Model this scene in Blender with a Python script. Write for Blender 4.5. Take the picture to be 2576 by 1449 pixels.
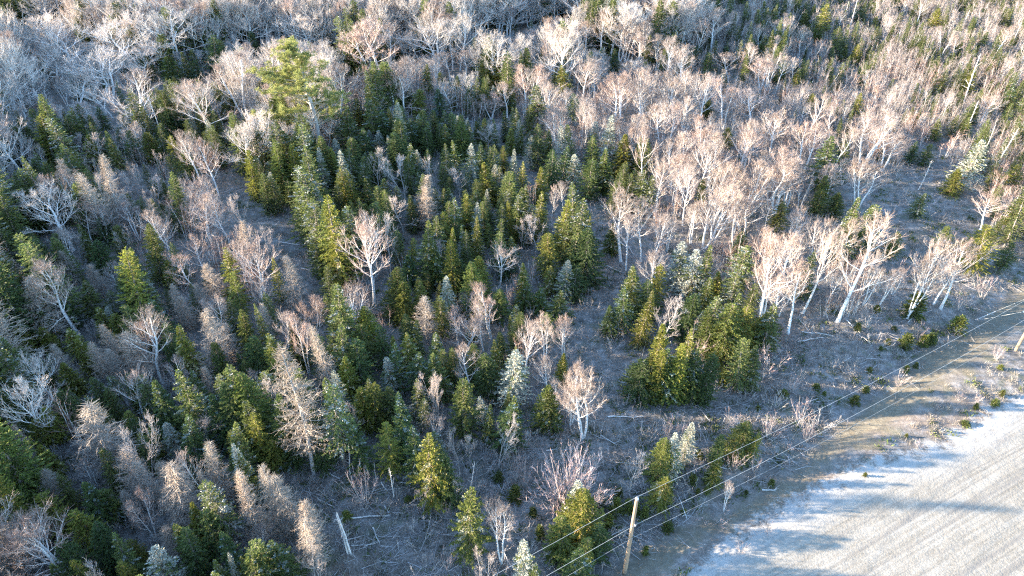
import bpy, math
import numpy as np
from math import sin, cos, tan, radians, pi, sqrt, atan2

S = bpy.context.scene
COL = S.collection
for o in list(bpy.data.objects):
    bpy.data.objects.remove(o)

# ---------------------------------------------------------------- camera
F = 1740.0                      # focal length in pixels of a 2576 px wide picture
PITCH = radians(36.0)
CH = 50.0                       # drone height
cam = bpy.data.cameras.new('camera')
camo = bpy.data.objects.new('camera', cam); COL.objects.link(camo)
cam.sensor_width = 36.0
cam.lens = 36.0 * F / 2576.0
cam.clip_start = 0.5
cam.clip_end = 5000
camo.location = (0, 0, CH)
camo.rotation_euler = (pi / 2 - PITCH, 0, 0)
S.camera = camo

# ---------------------------------------------------------------- light
SUN_EL = radians(13.0)
SUN_AZ = radians(180 - 4.5)          # direction towards the sun, measured from +X counter-clockwise (the sun stands on the left)
sdir = (cos(SUN_EL) * cos(SUN_AZ), cos(SUN_EL) * sin(SUN_AZ), sin(SUN_EL))
W = bpy.data.worlds.new('World'); S.world = W; W.use_nodes = True
wn = W.node_tree; wn.nodes.clear()
sky = wn.nodes.new('ShaderNodeTexSky'); sky.sky_type = 'NISHITA'; sky.sun_disc = False
sky.sun_elevation = SUN_EL
sky.sun_rotation = (pi / 2 - SUN_AZ) % (2 * pi)
sky.air_density = 1.0; sky.dust_density = 0.2; sky.ozone_density = 3.0
bg = wn.nodes.new('ShaderNodeBackground'); bg.inputs['Strength'].default_value = 0.15
wo = wn.nodes.new('ShaderNodeOutputWorld')
wn.links.new(sky.outputs[0], bg.inputs[0]); wn.links.new(bg.outputs[0], wo.inputs[0])
sl = bpy.data.lights.new('sun', 'SUN'); sl.energy = 5.0; sl.angle = radians(0.53); sl.color = (1.0, 0.85, 0.66)
slo = bpy.data.objects.new('sun', sl); COL.objects.link(slo)
from mathutils import Vector
slo.rotation_euler = Vector(sdir).to_track_quat('Z', 'Y').to_euler()
slo.location = (-60, 30, 60)
S.view_settings.view_transform = 'Standard'; S.view_settings.look = 'None'
S.view_settings.gamma = 1.0; S.view_settings.use_curve_mapping = False
S.view_settings.exposure = 2.7
S.cycles.max_bounces = 5; S.cycles.diffuse_bounces = 3; S.cycles.glossy_bounces = 2
S.cycles.transparent_max_bounces = 4; S.cycles.transmission_bounces = 2
S.cycles.caustics_reflective = False; S.cycles.caustics_refractive = False
S.cycles.use_denoising = False
S.cycles.filter_width = 1.2
S.cycles.sample_clamp_direct = 0.6; S.cycles.sample_clamp_indirect = 0.6
S.render.film_transparent = False

rng = np.random.default_rng(20240417)

# ---------------------------------------------------------------- geometry of the view (used once, to survey positions on the ground)
cp, sp = cos(PITCH), sin(PITCH)
NADIR = (1288.0, 724.5 + F * cp / sp)

def ray(px, py):
    u = (px - 1288.0) / F; v = (py - 724.5) / F
    return np.array([u, cp - v * sp, -sp - v * cp])

def ground_at(px, py, z=0.0):
    d = ray(px, py)
    if d[2] > -0.02: d[2] = -0.02
    t = (CH - z) / -d[2]
    return np.array([0, 0, CH]) + d * t

def proj(x, y, z):
    dz = z - CH
    depth = y * cp - dz * sp
    up = y * sp + dz * cp
    return 1288.0 + F * x / depth, 724.5 - F * up / depth, depth

def hgt(x, y):
    """gentle relief of the forest floor"""
    return (0.45 * np.sin(x * 0.061 + 1.3) * np.cos(y * 0.047) + 0.25 * np.sin(x * 0.17 + y * 0.11)
            + 0.12 * np.sin(x * 0.43 - y * 0.37 + 2.0) + 0.06 * np.sin(x * 1.1 + y * 0.9) * np.cos(y * 1.3 - x * 0.4))

# survey lines of the gravel bank and the snowy field (pixels -> ground)
LFT = [(1240, 1640), (1480, 1460), (1640, 1362), (1717, 1326), (1884, 1259), (1984, 1193), (2050, 1126), (2117, 1066), (2217, 986), (2350, 876), (2467, 800), (2576, 716), (2800, 560), (3200, 330)]
RGT = [(1450, 1640), (1600, 1500), (1717, 1395), (1800, 1355), (1934, 1285), (1990, 1240), (2067, 1186), (2150, 1130), (2250, 1070), (2340, 1010), (2430, 930), (2500, 880), (2576, 820), (2800, 660), (3200, 400)]
FLD = [(1500, 1640), (1680, 1500), (1767, 1420), (1900, 1318), (2034, 1246), (2150, 1180), (2284, 1150), (2417, 1090), (2484, 1040), (2576, 1000), (2800, 880), (3200, 700)]
def poly_w(pl): return np.array([ground_at(*p)[:2] for p in pl])
LFTW, RGTW, FLDW = poly_w(LFT), poly_w(RGT), poly_w(FLD)

def sdist(P, line):
    """signed distance of points to a survey line, positive on its right (towards the field)"""
    best = np.full(len(P), 1e9); sign = np.ones(len(P))
    for a, b in zip(line[:-1], line[1:]):
        ab = b - a; t = np.clip(((P - a) @ ab) / (ab @ ab), 0, 1)
        q = a + t[:, None] * ab
        d = np.hypot(*(P - q).T)
        cr = ab[0] * (P[:, 1] - a[1]) - ab[1] * (P[:, 0] - a[0])
        m = d < best - 1e-6
        best[m] = d[m]; sign[m] = np.where(cr[m] < 0, 1, -1)
    return best * sign

def terrain(x, y):
    x = np.atleast_1d(np.asarray(x, float)); y = np.atleast_1d(np.asarray(y, float))
    P = np.stack([x, y], 1)
    dl, dr, df = sdist(P, LFTW), sdist(P, RGTW), sdist(P, FLDW)
    h = hgt(x, y)
    sm = lambda a, b, t: (lambda q: q * q * (3 - 2 * q))(np.clip((t - a) / (b - a), 0, 1))
    flat = sm(-5, 1, dl)
    h = h * (1 - flat)
    h = h - 0.35 * np.exp(-((dl + 1.0) / 1.6) ** 2) + 0.7 * sm(0, 4.5, dl) + 0.15 * sm(-1, 3, df)
    h = h + 0.04 * np.sin(x * 1.9 + y) * np.sin(y * 2.3 - x * .7) * (1 - sm(0, 3, df))
    return h

def th(x, y): return float(terrain(x, y)[0])

# ---------------------------------------------------------------- materials
def new_mat(name):
    m = bpy.data.materials.new(name); m.use_nodes = True
    nt = m.node_tree
    b = nt.nodes['Principled BSDF']
    b.inputs['Roughness'].default_value = 0.8
    b.inputs['Specular IOR Level'].default_value = 0.2
    return m, nt, b

def N(nt, t, **kw):
    n = nt.nodes.new(t)
    for k, v in kw.items(): setattr(n, k, v)
    return n

def mixc(nt, fac, a, b, blend='MIX'):
    n = nt.nodes.new('ShaderNodeMix'); n.data_type = 'RGBA'; n.blend_type = blend
    for s, v in ((n.inputs[0], fac), (n.inputs[6], a), (n.inputs[7], b)):
        if hasattr(v, 'is_output'): nt.links.new(v, s)
        elif isinstance(v, (int, float)): s.default_value = v
        else: s.default_value = (*v, 1) if len(v) == 3 else v
    return n.outputs[2]

def mth(nt, op, a, b=None, clamp=False):
    n = nt.nodes.new('ShaderNodeMath'); n.operation = op; n.use_clamp = clamp
    for s, v in ((n.inputs[0], a), (n.inputs[1], b)):
        if v is None: continue
        if hasattr(v, 'is_output'): nt.links.new(v, s)
        else: s.default_value = v
    return n.outputs[0]

def ramp(nt, fac, stops):
    n = nt.nodes.new('ShaderNodeValToRGB')
    nt.links.new(fac, n.inputs[0])
    while len(n.color_ramp.elements) < len(stops): n.color_ramp.elements.new(0.5)
    for e, (p, c) in zip(n.color_ramp.elements, stops):
        e.position = p; e.color = (*c, 1)
    return n.outputs[0]

def noise(nt, vec, scale, detail=4, rough=0.55):
    n = nt.nodes.new('ShaderNodeTexNoise'); n.inputs['Scale'].default_value = scale
    n.inputs['Detail'].default_value = detail; n.inputs['Roughness'].default_value = rough
    if vec is not None: nt.links.new(vec, n.inputs['Vector'])
    return n.outputs[0]

def tree_mat(name, stops, trans=0.0, tint=True, clump=0.0, rough=0.75):
    """colour per twig/blade from its own island, tinted by the object's own colour; optional leaf translucency"""
    m, nt, b = new_mat(name)
    geo = N(nt, 'ShaderNodeNewGeometry'); oi = N(nt, 'ShaderNodeObjectInfo')
    c = ramp(nt, geo.outputs['Random Per Island'], stops)
    if clump:
        tc = N(nt, 'ShaderNodeTexCoord')
        nz = noise(nt, tc.outputs['Object'], 0.9, 3)
        k = ramp(nt, nz, [(0.3, (1 - clump,) * 3), (0.7, (1 + clump,) * 3)])
        c = mixc(nt, 1.0, c, k, 'MULTIPLY')
    if tint: c = mixc(nt, 1.0, c, oi.outputs['Color'], 'MULTIPLY')
    v = mth(nt, 'MULTIPLY_ADD', oi.outputs['Random'], 0.5); nt.nodes[-1].inputs[2].default_value = 0.75
    hs = N(nt, 'ShaderNodeHueSaturation'); nt.links.new(c, hs.inputs['Color']); nt.links.new(v, hs.inputs['Value'])
    c = hs.outputs[0]
    nt.links.new(c, b.inputs['Base Color']); b.inputs['Roughness'].default_value = rough
    if trans:
        tr = N(nt, 'ShaderNodeBsdfTranslucent'); nt.links.new(c, tr.inputs['Color'])
        ms = N(nt, 'ShaderNodeMixShader'); ms.inputs[0].default_value = trans
        out = nt.nodes['Material Output']
        nt.links.new(b.outputs[0], ms.inputs[1]); nt.links.new(tr.outputs[0], ms.inputs[2]); nt.links.new(ms.outputs[0], out.inputs[0])
    return m

M = {}
M['needle'] = tree_mat('spruce_needles', [(0, (.065, .095, .028)), (.5, (.135, .165, .042)), (1, (.23, .25, .08))], trans=0.38, clump=0.3)
M['lichen'] = tree_mat('lichen_twigs', [(0, (.16, .17, .13)), (.5, (.27, .28, .23)), (1, (.42, .42, .37))], clump=0.25)
M['pine'] = tree_mat('pine_needles', [(0, (.11, .15, .055)), (.5, (.22, .26, .10)), (1, (.36, .38, .18))], trans=0.3, clump=0.2)
M['tam'] = tree_mat('tamarack_twigs', [(0, (.24, .19, .145)), (.5, (.36, .295, .235)), (1, (.50, .44, .37))])
M['twig'] = tree_mat('birch_twigs', [(0, (.19, .14, .115)), (.5, (.32, .255, .22)), (1, (.50, .43, .385))])
M['redtwig'] = tree_mat('red_twigs', [(0, (.30, .18, .165)), (.5, (.42, .31, .285)), (1, (.54, .46, .43))])
M['greytwig'] = tree_mat('grey_twigs', [(0, (.25, .215, .19)), (.5, (.41, .37, .335)), (1, (.60, .555, .51))])

def bark_mat(name, ca, cb, scale=2.0):
    m, nt, b = new_mat(name)
    tc = N(nt, 'ShaderNodeTexCoord'); mp = N(nt, 'ShaderNodeMapping'); mp.inputs['Scale'].default_value = (1, 1, 2.5)
    nt.links.new(tc.outputs['Object'], mp.inputs[0])
    nz = noise(nt, mp.outputs[0], scale, 5, 0.7)
    c = ramp(nt, nz, [(0.32, ca), (0.47, cb)])
    oi = N(nt, 'ShaderNodeObjectInfo'); c = mixc(nt, 1.0, c, oi.outputs['Color'], 'MULTIPLY')
    nt.links.new(c, b.inputs['Base Color'])
    return m
M['birchbark'] = bark_mat('birch_bark', (.26, .23, .20), (.80, .77, .72), 2.4)
M['greybark'] = bark_mat('grey_bark', (.16, .14, .12), (.40, .37, .34), 2.0)
M['sprucebark'] = bark_mat('spruce_bark', (.10, .08, .065), (.26, .22, .19), 3.0)
M['deadwood'] = bark_mat('dead_wood', (.30, .27, .24), (.66, .62, .57), 1.5)

# ground: one blended material for forest floor, gravel bank and field
def ground_material():
    m, nt, b = new_mat('ground')
    at = lambda n: N(nt, 'ShaderNodeAttribute', attribute_name=n)
    gm, fm = at('gravel'), at('field')
    tc = N(nt, 'ShaderNodeTexCoord'); P = tc.outputs['Object']
    n1 = noise(nt, P, 0.12, 5, 0.6); n2 = noise(nt, P, 1.1, 6, 0.7); n3 = noise(nt, P, 6.0, 4, 0.75); n4 = noise(nt, P, 0.45, 5, 0.65)
    # forest floor
    c0 = ramp(nt, n2, [(0.30, (.11, .10, .085)), (0.50, (.21, .19, .17)), (0.68, (.36, .335, .31))])
    c1 = ramp(nt, n3, [(0.35, (.70, .68, .66)), (0.70, (1.25, 1.25, 1.25))])
    c = mixc(nt, 1.0, c0, c1, 'MULTIPLY')
    moss = ramp(nt, n4, [(0.52, (0, 0, 0)), (0.64, (1, 1, 1))])
    c = mixc(nt, mth(nt, 'MULTIPLY', moss, 0.45), c, (.085, .105, .04))
    rust = ramp(nt, n1, [(0.50, (0, 0, 0)), (0.66, (1, 1, 1))])
    c = mixc(nt, mth(nt, 'MULTIPLY', rust, 0.4), c, (.27, .175, .11))
    # gravel
    vor = N(nt, 'ShaderNodeTexVoronoi'); vor.inputs['Scale'].default_value = 4.5; nt.links.new(P, vor.inputs['Vector'])
    g = ramp(nt, vor.outputs['Color'], [(0.0, (.165, .135, .095)), (0.6, (.175, .155, .12)), (0.95, (.21, .19, .15)), (1.0, (.50, .47, .43))])
    g = mixc(nt, 1.0, g, ramp(nt, n2, [(0.35, (.85, .85, .84)), (0.7, (1.12, 1.1, 1.06))]), 'MULTIPLY')
    g = mixc(nt, 1.0, g, ramp(nt, n1, [(0.35, (.9, .9, .9)), (0.65, (1.1, 1.08, 1.02))]), 'MULTIPLY')
    # frosted field
    mp = N(nt, 'ShaderNodeMapping'); mp.inputs['Scale'].default_value = (0.06, 2.2, 1.0)
    cv = N(nt, 'ShaderNodeCombineXYZ'); sx = N(nt, 'ShaderNodeSeparateXYZ')
    tv = at('trackv'); nt.links.new(tv.outputs['Vector'], mp.inputs[0])
    s1 = noise(nt, mp.outputs[0], 1.0, 6, 0.75)
    f = ramp(nt, n3, [(0.30, (.24, .21, .17)), (0.55, (.345, .31, .255)), (0.75, (.45, .41, .35))])
    f = mixc(nt, 1.0, f, ramp(nt, s1, [(0.32, (.66, .65, .63)), (0.55, (1.0, 1.0, 1.0)), (0.75, (1.1, 1.1, 1.1))]), 'MULTIPLY')
    f = mixc(nt, 1.0, f, ramp(nt, n4, [(0.35, (.86, .85, .83)), (0.65, (1.06, 1.06, 1.06))]), 'MULTIPLY')
    mp2 = N(nt, 'ShaderNodeMapping'); mp2.inputs['Scale'].default_value = (0.012, 0.42, 1.0); nt.links.new(tv.outputs['Vector'], mp2.inputs[0])
    tl = ramp(nt, noise(nt, mp2.outputs[0], 1.0, 2, 0.6), [(0.455, (0, 0, 0)), (0.475, (1, 1, 1)), (0.495, (0, 0, 0)), (0.560, (0, 0, 0)), (0.572, (.8, .8, .8)), (0.584, (0, 0, 0))])
    f = mixc(nt, mth(nt, 'MULTIPLY', tl, 0.7), f, (.20, .18, .155))
    frost = mth(nt, 'MULTIPLY_ADD', fm.outputs['Fac'], -0.35, clamp=True); nt.nodes[-1].inputs[2].default_value = 1.3
    frost = mth(nt, 'MULTIPLY', frost, ramp(nt, n2, [(0.35, (.35, .35, .35)), (0.6, (1, 1, 1))]))
    f = mixc(nt, mth(nt, 'MULTIPLY', frost, 0.75), f, (.40, .39, .37))
    # masks with broken edges
    nn = mth(nt, 'MULTIPLY', mth(nt, 'SUBTRACT', n4, 0.5), 4.0)
    nn2 = mth(nt, 'MULTIPLY', mth(nt, 'SUBTRACT', n3, 0.5), 3.5)
    gmask = mth(nt, 'MULTIPLY_ADD', mth(nt, 'ADD', gm.outputs['Fac'], mth(nt, 'ADD', nn, nn2)), 0.7, clamp=True); nt.nodes[-1].inputs[2].default_value = 0.5
    nn3 = mth(nt, 'MULTIPLY', mth(nt, 'SUBTRACT', n2, 0.5), 5.0)
    fmask = mth(nt, 'MULTIPLY_ADD', mth(nt, 'ADD', fm.outputs['Fac'], mth(nt, 'ADD', mth(nt, 'ADD', nn, nn3), nn2)), 0.8, clamp=True); nt.nodes[-1].inputs[2].default_value = 0.5
    c = mixc(nt, gmask, c, g)
    # thin snow lying in hollows of the verge
    c = mixc(nt, fmask, c, f)
    nt.links.new(c, b.inputs['Base Color'])
    b.inputs['Roughness'].default_value = 0.9
    bp = N(nt, 'ShaderNodeBump'); bp.inputs['Strength'].default_value = 0.6; bp.inputs['Distance'].default_value = 0.12
    hsum = mth(nt, 'ADD', mth(nt, 'MULTIPLY', n2, 1.0), mth(nt, 'MULTIPLY', n3, 0.5))
    nt.links.new(hsum, bp.inputs['Height']); nt.links.new(bp.outputs[0], b.inputs['Normal'])
    return m
M['ground'] = ground_material()

def flat_mat(name, col, rough=0.6, metal=0.0, grain=None):
    m, nt, b = new_mat(name)
    tc = N(nt, 'ShaderNodeTexCoord')
    mp = N(nt, 'ShaderNodeMapping'); mp.inputs['Scale'].default_value = grain or (6, 6, 6); nt.links.new(tc.outputs['Object'], mp.inputs[0])
    nz = noise(nt, mp.outputs[0], 1.0, 5, 0.6)
    c = ramp(nt, nz, [(0.3, tuple(v * 0.72 for v in col)), (0.7, tuple(min(1, v * 1.18) for v in col))])
    nt.links.new(c, b.inputs['Base Color']); b.inputs['Roughness'].default_value = rough; b.inputs['Metallic'].default_value = metal
    return m
M['pole'] = flat_mat('pole_wood', (.34, .24, .16), 0.8, grain=(9, 9, 0.6))
M['wire'] = flat_mat('wire_aluminium', (.40, .42, .42), 0.5)
M['porcelain'] = flat_mat('porcelain', (.72, .72, .72), 0.25)
M['steel'] = flat_mat('galvanised_steel', (.42, .43, .44), 0.45, 0.6)
M['orange_leaf'] = tree_mat('dead_leaves', [(0, (.30, .14, .05)), (1, (.50, .28, .10))])

# ---------------------------------------------------------------- mesh builders
def mesh_from(name, verts, faces_list, mats, mat_idx=None, smooth=False):
    """faces_list: list of (K,n) index arrays"""
    me = bpy.data.meshes.new(name)
    V = np.asarray(verts, np.float32)
    me.vertices.add(len(V)); me.vertices.foreach_set('co', V.ravel())
    loops = np.concatenate([f.ravel() for f in faces_list]).astype(np.int32)
    sizes = np.concatenate([np.full(len(f), f.shape[1]) for f in faces_list]).astype(np.int32)
    me.loops.add(len(loops)); me.loops.foreach_set('vertex_index', loops)
    me.polygons.add(len(sizes))
    st = np.concatenate([[0], np.cumsum(sizes)[:-1]]).astype(np.int32)
    me.polygons.foreach_set('loop_start', st); me.polygons.foreach_set('loop_total', sizes)
    for m in mats: me.materials.append(m)
    if mat_idx is not None: me.polygons.foreach_set('material_index', np.asarray(mat_idx, np.int32))
    if smooth: me.polygons.foreach_set('use_smooth', np.ones(len(sizes), bool))
    me.update(calc_edges=True)
    return me

def nrm(v):
    return v / np.maximum(np.linalg.norm(v, axis=-1, keepdims=True), 1e-9)

def perp(d):
    a = np.where(np.abs(d[:, 2:3]) < 0.9, np.array([[0, 0, 1.0]]), np.array([[1.0, 0, 0]]))
    u = nrm(np.cross(d, a)); return u, np.cross(d, u)

class Geo:
    """collects tapered prisms (segments) and needle blades"""
    def __init__(s): s.seg = {}; s.bl = {}
    def path(s, mat, pts, rads, sides=3):
        s.seg.setdefault((mat, sides), []).append((np.asarray(pts, float), np.asarray(rads, float)))
    def segs(s, mat, P0, P1, r0, r1, sides=3):
        s.seg.setdefault((mat, sides), []).append(('b', P0, P1, r0, r1))
    def blades(s, mat, P, D, Wd, w):
        s.bl.setdefault(mat, []).append((P, D, Wd, w))
    def mesh(s, name):
        V = []; Fs = []; mi = []; mats = []; off = 0
        def mid(m):
            if m not in mats: mats.append(m)
            return mats.index(m)
        for (mat, sides), L in s.seg.items():
            ang = np.arange(sides) * 2 * pi / sides
            for it in L:
                if isinstance(it[0], str):
                    _, P0, P1, r0, r1 = it
                    d = nrm(P1 - P0); u, v = perp(d)
                    ca = np.cos(ang)[None, :, None]; sa = np.sin(ang)[None, :, None]
                    ring = u[:, None] * ca + v[:, None] * sa
                    A = P0[:, None] + ring * np.reshape(r0, (-1, 1, 1)); B = P1[:, None] + ring * np.reshape(r1, (-1, 1, 1))
                    n = len(P0); V.append(np.concatenate([A, B], 1).reshape(-1, 3))
                    k = np.arange(sides); q = np.stack([k, (k + 1) % sides, (k + 1) % sides + sides, k + sides], 1)
                    f = (off + np.arange(n)[:, None, None] * 2 * sides + q[None]).reshape(-1, 4)
                    off += n * 2 * sides
                else:
                    pts, rad = it
                    t = np.gradient(pts, axis=0); d = nrm(t); u, v = perp(d)
                    ring = pts[:, None] + (u[:, None] * np.cos(ang)[None, :, None] + v[:, None] * np.sin(ang)[None, :, None]) * rad[:, None, None]
                    n = len(pts); V.append(ring.reshape(-1, 3))
                    k = np.arange(sides); q = np.stack([k, (k + 1) % sides, (k + 1) % sides + sides, k + sides], 1)
                    f = (off + np.arange(n - 1)[:, None, None] * sides + q[None]).reshape(-1, 4)
                    off += n * sides
                Fs.append(f); mi.append(np.full(len(f), mid(mat)))
        for mat, L in s.bl.items():
            P = np.concatenate([a[0] for a in L]); D = np.concatenate([a[1] for a in L])
            Wd = np.concatenate([a[2] for a in L]); w = np.concatenate([a[3] for a in L])[:, None]
            n = len(P)
            A = P - Wd * w * 0.35; B = P + Wd * w * 0.35
            C = P + D * 0.45 + Wd * w; E = P + D * 0.45 - Wd * w; T = P + D
            V.append(np.stack([A, B, C, T, E], 1).reshape(-1, 3))
            f = off + np.arange(n)[:, None] * 5 + np.array([[0, 1, 2, 3, 4]])
            off += n * 5
            Fs.append(f); mi.append(np.full(len(f), mid(mat)))
        return mesh_from(name, np.concatenate(V), Fs, [M[m] for m in mats], np.concatenate(mi))

def extent(g):
    hi = 0; r = []
    for L in g.seg.values():
        for it in L:
            p = it[2] if isinstance(it[0], str) else it[0]
            hi = max(hi, p[:, 2].max()); r.append(np.hypot(p[:, 0], p[:, 1]))
    for L in g.bl.values():
        for a in L:
            hi = max(hi, (a[0] + a[1])[:, 2].max()); r.append(np.hypot(a[0][:, 0], a[0][:, 1]))
    r = np.concatenate(r) if r else np.array([1.0])
    return hi, 2 * np.percentile(r, 95)

def bend(R, p, d, L, n, up, wig):
    """a limb: starts at p going d, length L, n steps, pulled up by `up`, wiggle"""
    pts = [p]; st = L / n
    for i in range(n):
        d = d + np.array([0, 0, up]) / n + R.normal(0, wig, 3)
        d = d / np.linalg.norm(d); pts.append(pts[-1] + d * st)
    return np.array(pts)

# ---- bare broadleaf trees -------------------------------------------------
def bare_tree(seed, H=10.0, R0=2.4, base=0.35, stems=1, nl=16, a0=55, a1=22, up=0.55, bark='birchbark', twig='twig',
              wob=0.05, rt=0.155, nsub=7, ntw=8, tw=0.0095, fork=None, twl=0.62, flat=0.0, split=0.12, side=None):
    R = np.random.default_rng(seed)
    tr, cr = Geo(), Geo()
    TP0, TP1, TR = [], [], []
    LP0, LP1, LR = [], [], []
    for s in range(stems):
        az = s * 2 * pi / stems + R.uniform(0, 1)
        tilt = 0.0 if stems == 1 else split * R.uniform(0.8, 1.3)
        h = H * (R.uniform(0.86, 1.0) if s else 1.0) * 0.93
        p = np.array([cos(az), sin(az), 0]) * (0.12 if stems > 1 else 0)
        d = np.array([cos(az) * tilt, sin(az) * tilt, 1.0])
        n = 14; pts = [p]; d = d / np.linalg.norm(d)
        for i in range(n):
            d = d + R.normal(0, wob, 3) * np.array([1, 1, .2]) + np.array([0, 0, 0.05]); d /= np.linalg.norm(d)
            pts.append(pts[-1] + d * h / n / max(d[2], .8) * 0.97)
        pts = np.array(pts); tt = np.linspace(0, 1, n + 1)
        rad = (rt / sqrt(stems) ** .6) * (1 - tt) ** 0.8 + 0.012; rad[0] *= 1.35
        tr.path(bark, pts, rad, 6)
        cnt = int(nl * (1 if stems == 1 else 0.72))
        for k in range(cnt):
            t = base + (1 - base) * ((k + R.uniform(0, .8)) / cnt) ** 0.85
            t = min(t, 0.985)
            i = min(int(t * n), n - 1); q = pts[i] + (pts[i + 1] - pts[i]) * (t * n - i)
            az = k * 2.4 + R.uniform(-.5, .5) + s * 1.7
            if side is not None and R.random() < .6: az = side + R.normal(0, .7)
            if stems > 1 and R.random() < .5: az = atan2(p[1], p[0]) + R.normal(0, .8)
            f = (t - base) / (1 - base)
            ang = radians(a0 + (a1 - a0) * f + R.normal(0, 6))
            prof = (0.55 + 0.6 * sin(pi * min(1, f * 0.85 + 0.18))) * (1 - 0.55 * f ** 2)
            L = R0 * prof * R.uniform(.75, 1.2) * (1.15 if ang < .6 else 1.0)
            L = min(L * 1.25, (H * 1.02 - q[2]) / max(.3, cos(ang)) + .4)
            dd = np.array([sin(ang) * cos(az), sin(ang) * sin(az), cos(ang)])
            r0 = max(0.02, rad[i] * R.uniform(.36, .56))
            lp = bend(R, q, dd, L, 7, up * (1 - flat), .07 + wob * .5)
            cr.path(bark, lp, np.linspace(r0, .011, 8), 4)
            for j in range(nsub + int(L)):
                u = R.uniform(.22, 1.0); a = u * 7; ii = min(int(a), 6); qq = lp[ii] + (lp[ii + 1] - lp[ii]) * (a - ii)
                dl = nrm(lp[ii + 1] - lp[ii]); az2 = R.uniform(0, 2 * pi)
                uu, vv = perp(dl[None]); side_v = uu[0] * cos(az2) + vv[0] * sin(az2)
                d2 = dl * .75 + side_v * R.uniform(.35, .8) + np.array([0, 0, .25]); d2 /= np.linalg.norm(d2)
                L2 = L * R.uniform(.28, .5) * (1.1 - .5 * u) + .2
                sp2 = bend(R, qq, d2, L2, 4, up * .6, .1)
                r2 = max(.008, r0 * (.5 - .3 * u))
                rr = np.linspace(r2, .007, 5)
                LP0.append(sp2[:-1]); LP1.append(sp2[1:]); LR.append(np.stack([rr[:-1], rr[1:]], 1))
                m = ntw
                uu3 = R.uniform(.1, 1.0, m); ii3 = np.minimum((uu3 * 4).astype(int), 3)
                q3 = sp2[ii3] + (sp2[ii3 + 1] - sp2[ii3]) * (uu3 * 4 - ii3)[:, None]
                d3 = nrm(sp2[ii3 + 1] - sp2[ii3]) * .8 + R.normal(0, .42, (m, 3)) + np.array([0, 0, .22])
                d3 = nrm(d3); l3 = twl * R.uniform(.45, 1.15, m)[:, None]
                mid = q3 + d3 * l3 * .5; d4 = nrm(d3 + R.normal(0, .22, (m, 3)) + np.array([0, 0, .12])); e = mid + d4 * l3 * .5
                TP0 += [q3, mid]; TP1 += [mid, e]; TR += [np.stack([np.full(m, tw), np.full(m, tw * .8)], 1), np.stack([np.full(m, tw * .8), np.full(m, tw * .3)], 1)]
                # side twiglets
                d5 = nrm(d4 + R.normal(0, .5, (m, 3))); TP0.append(mid); TP1.append(mid + d5 * l3 * .45); TR.append(np.stack([np.full(m, tw * .7), np.full(m, tw * .3)], 1))
    a = np.concatenate(LR); cr.segs(bark, np.concatenate(LP0), np.concatenate(LP1), a[:, 0], a[:, 1], 3)
    a = np.concatenate(TR); cr.segs(twig, np.concatenate(TP0), np.concatenate(TP1), a[:, 0], a[:, 1], 3)
    return tr, cr

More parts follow.
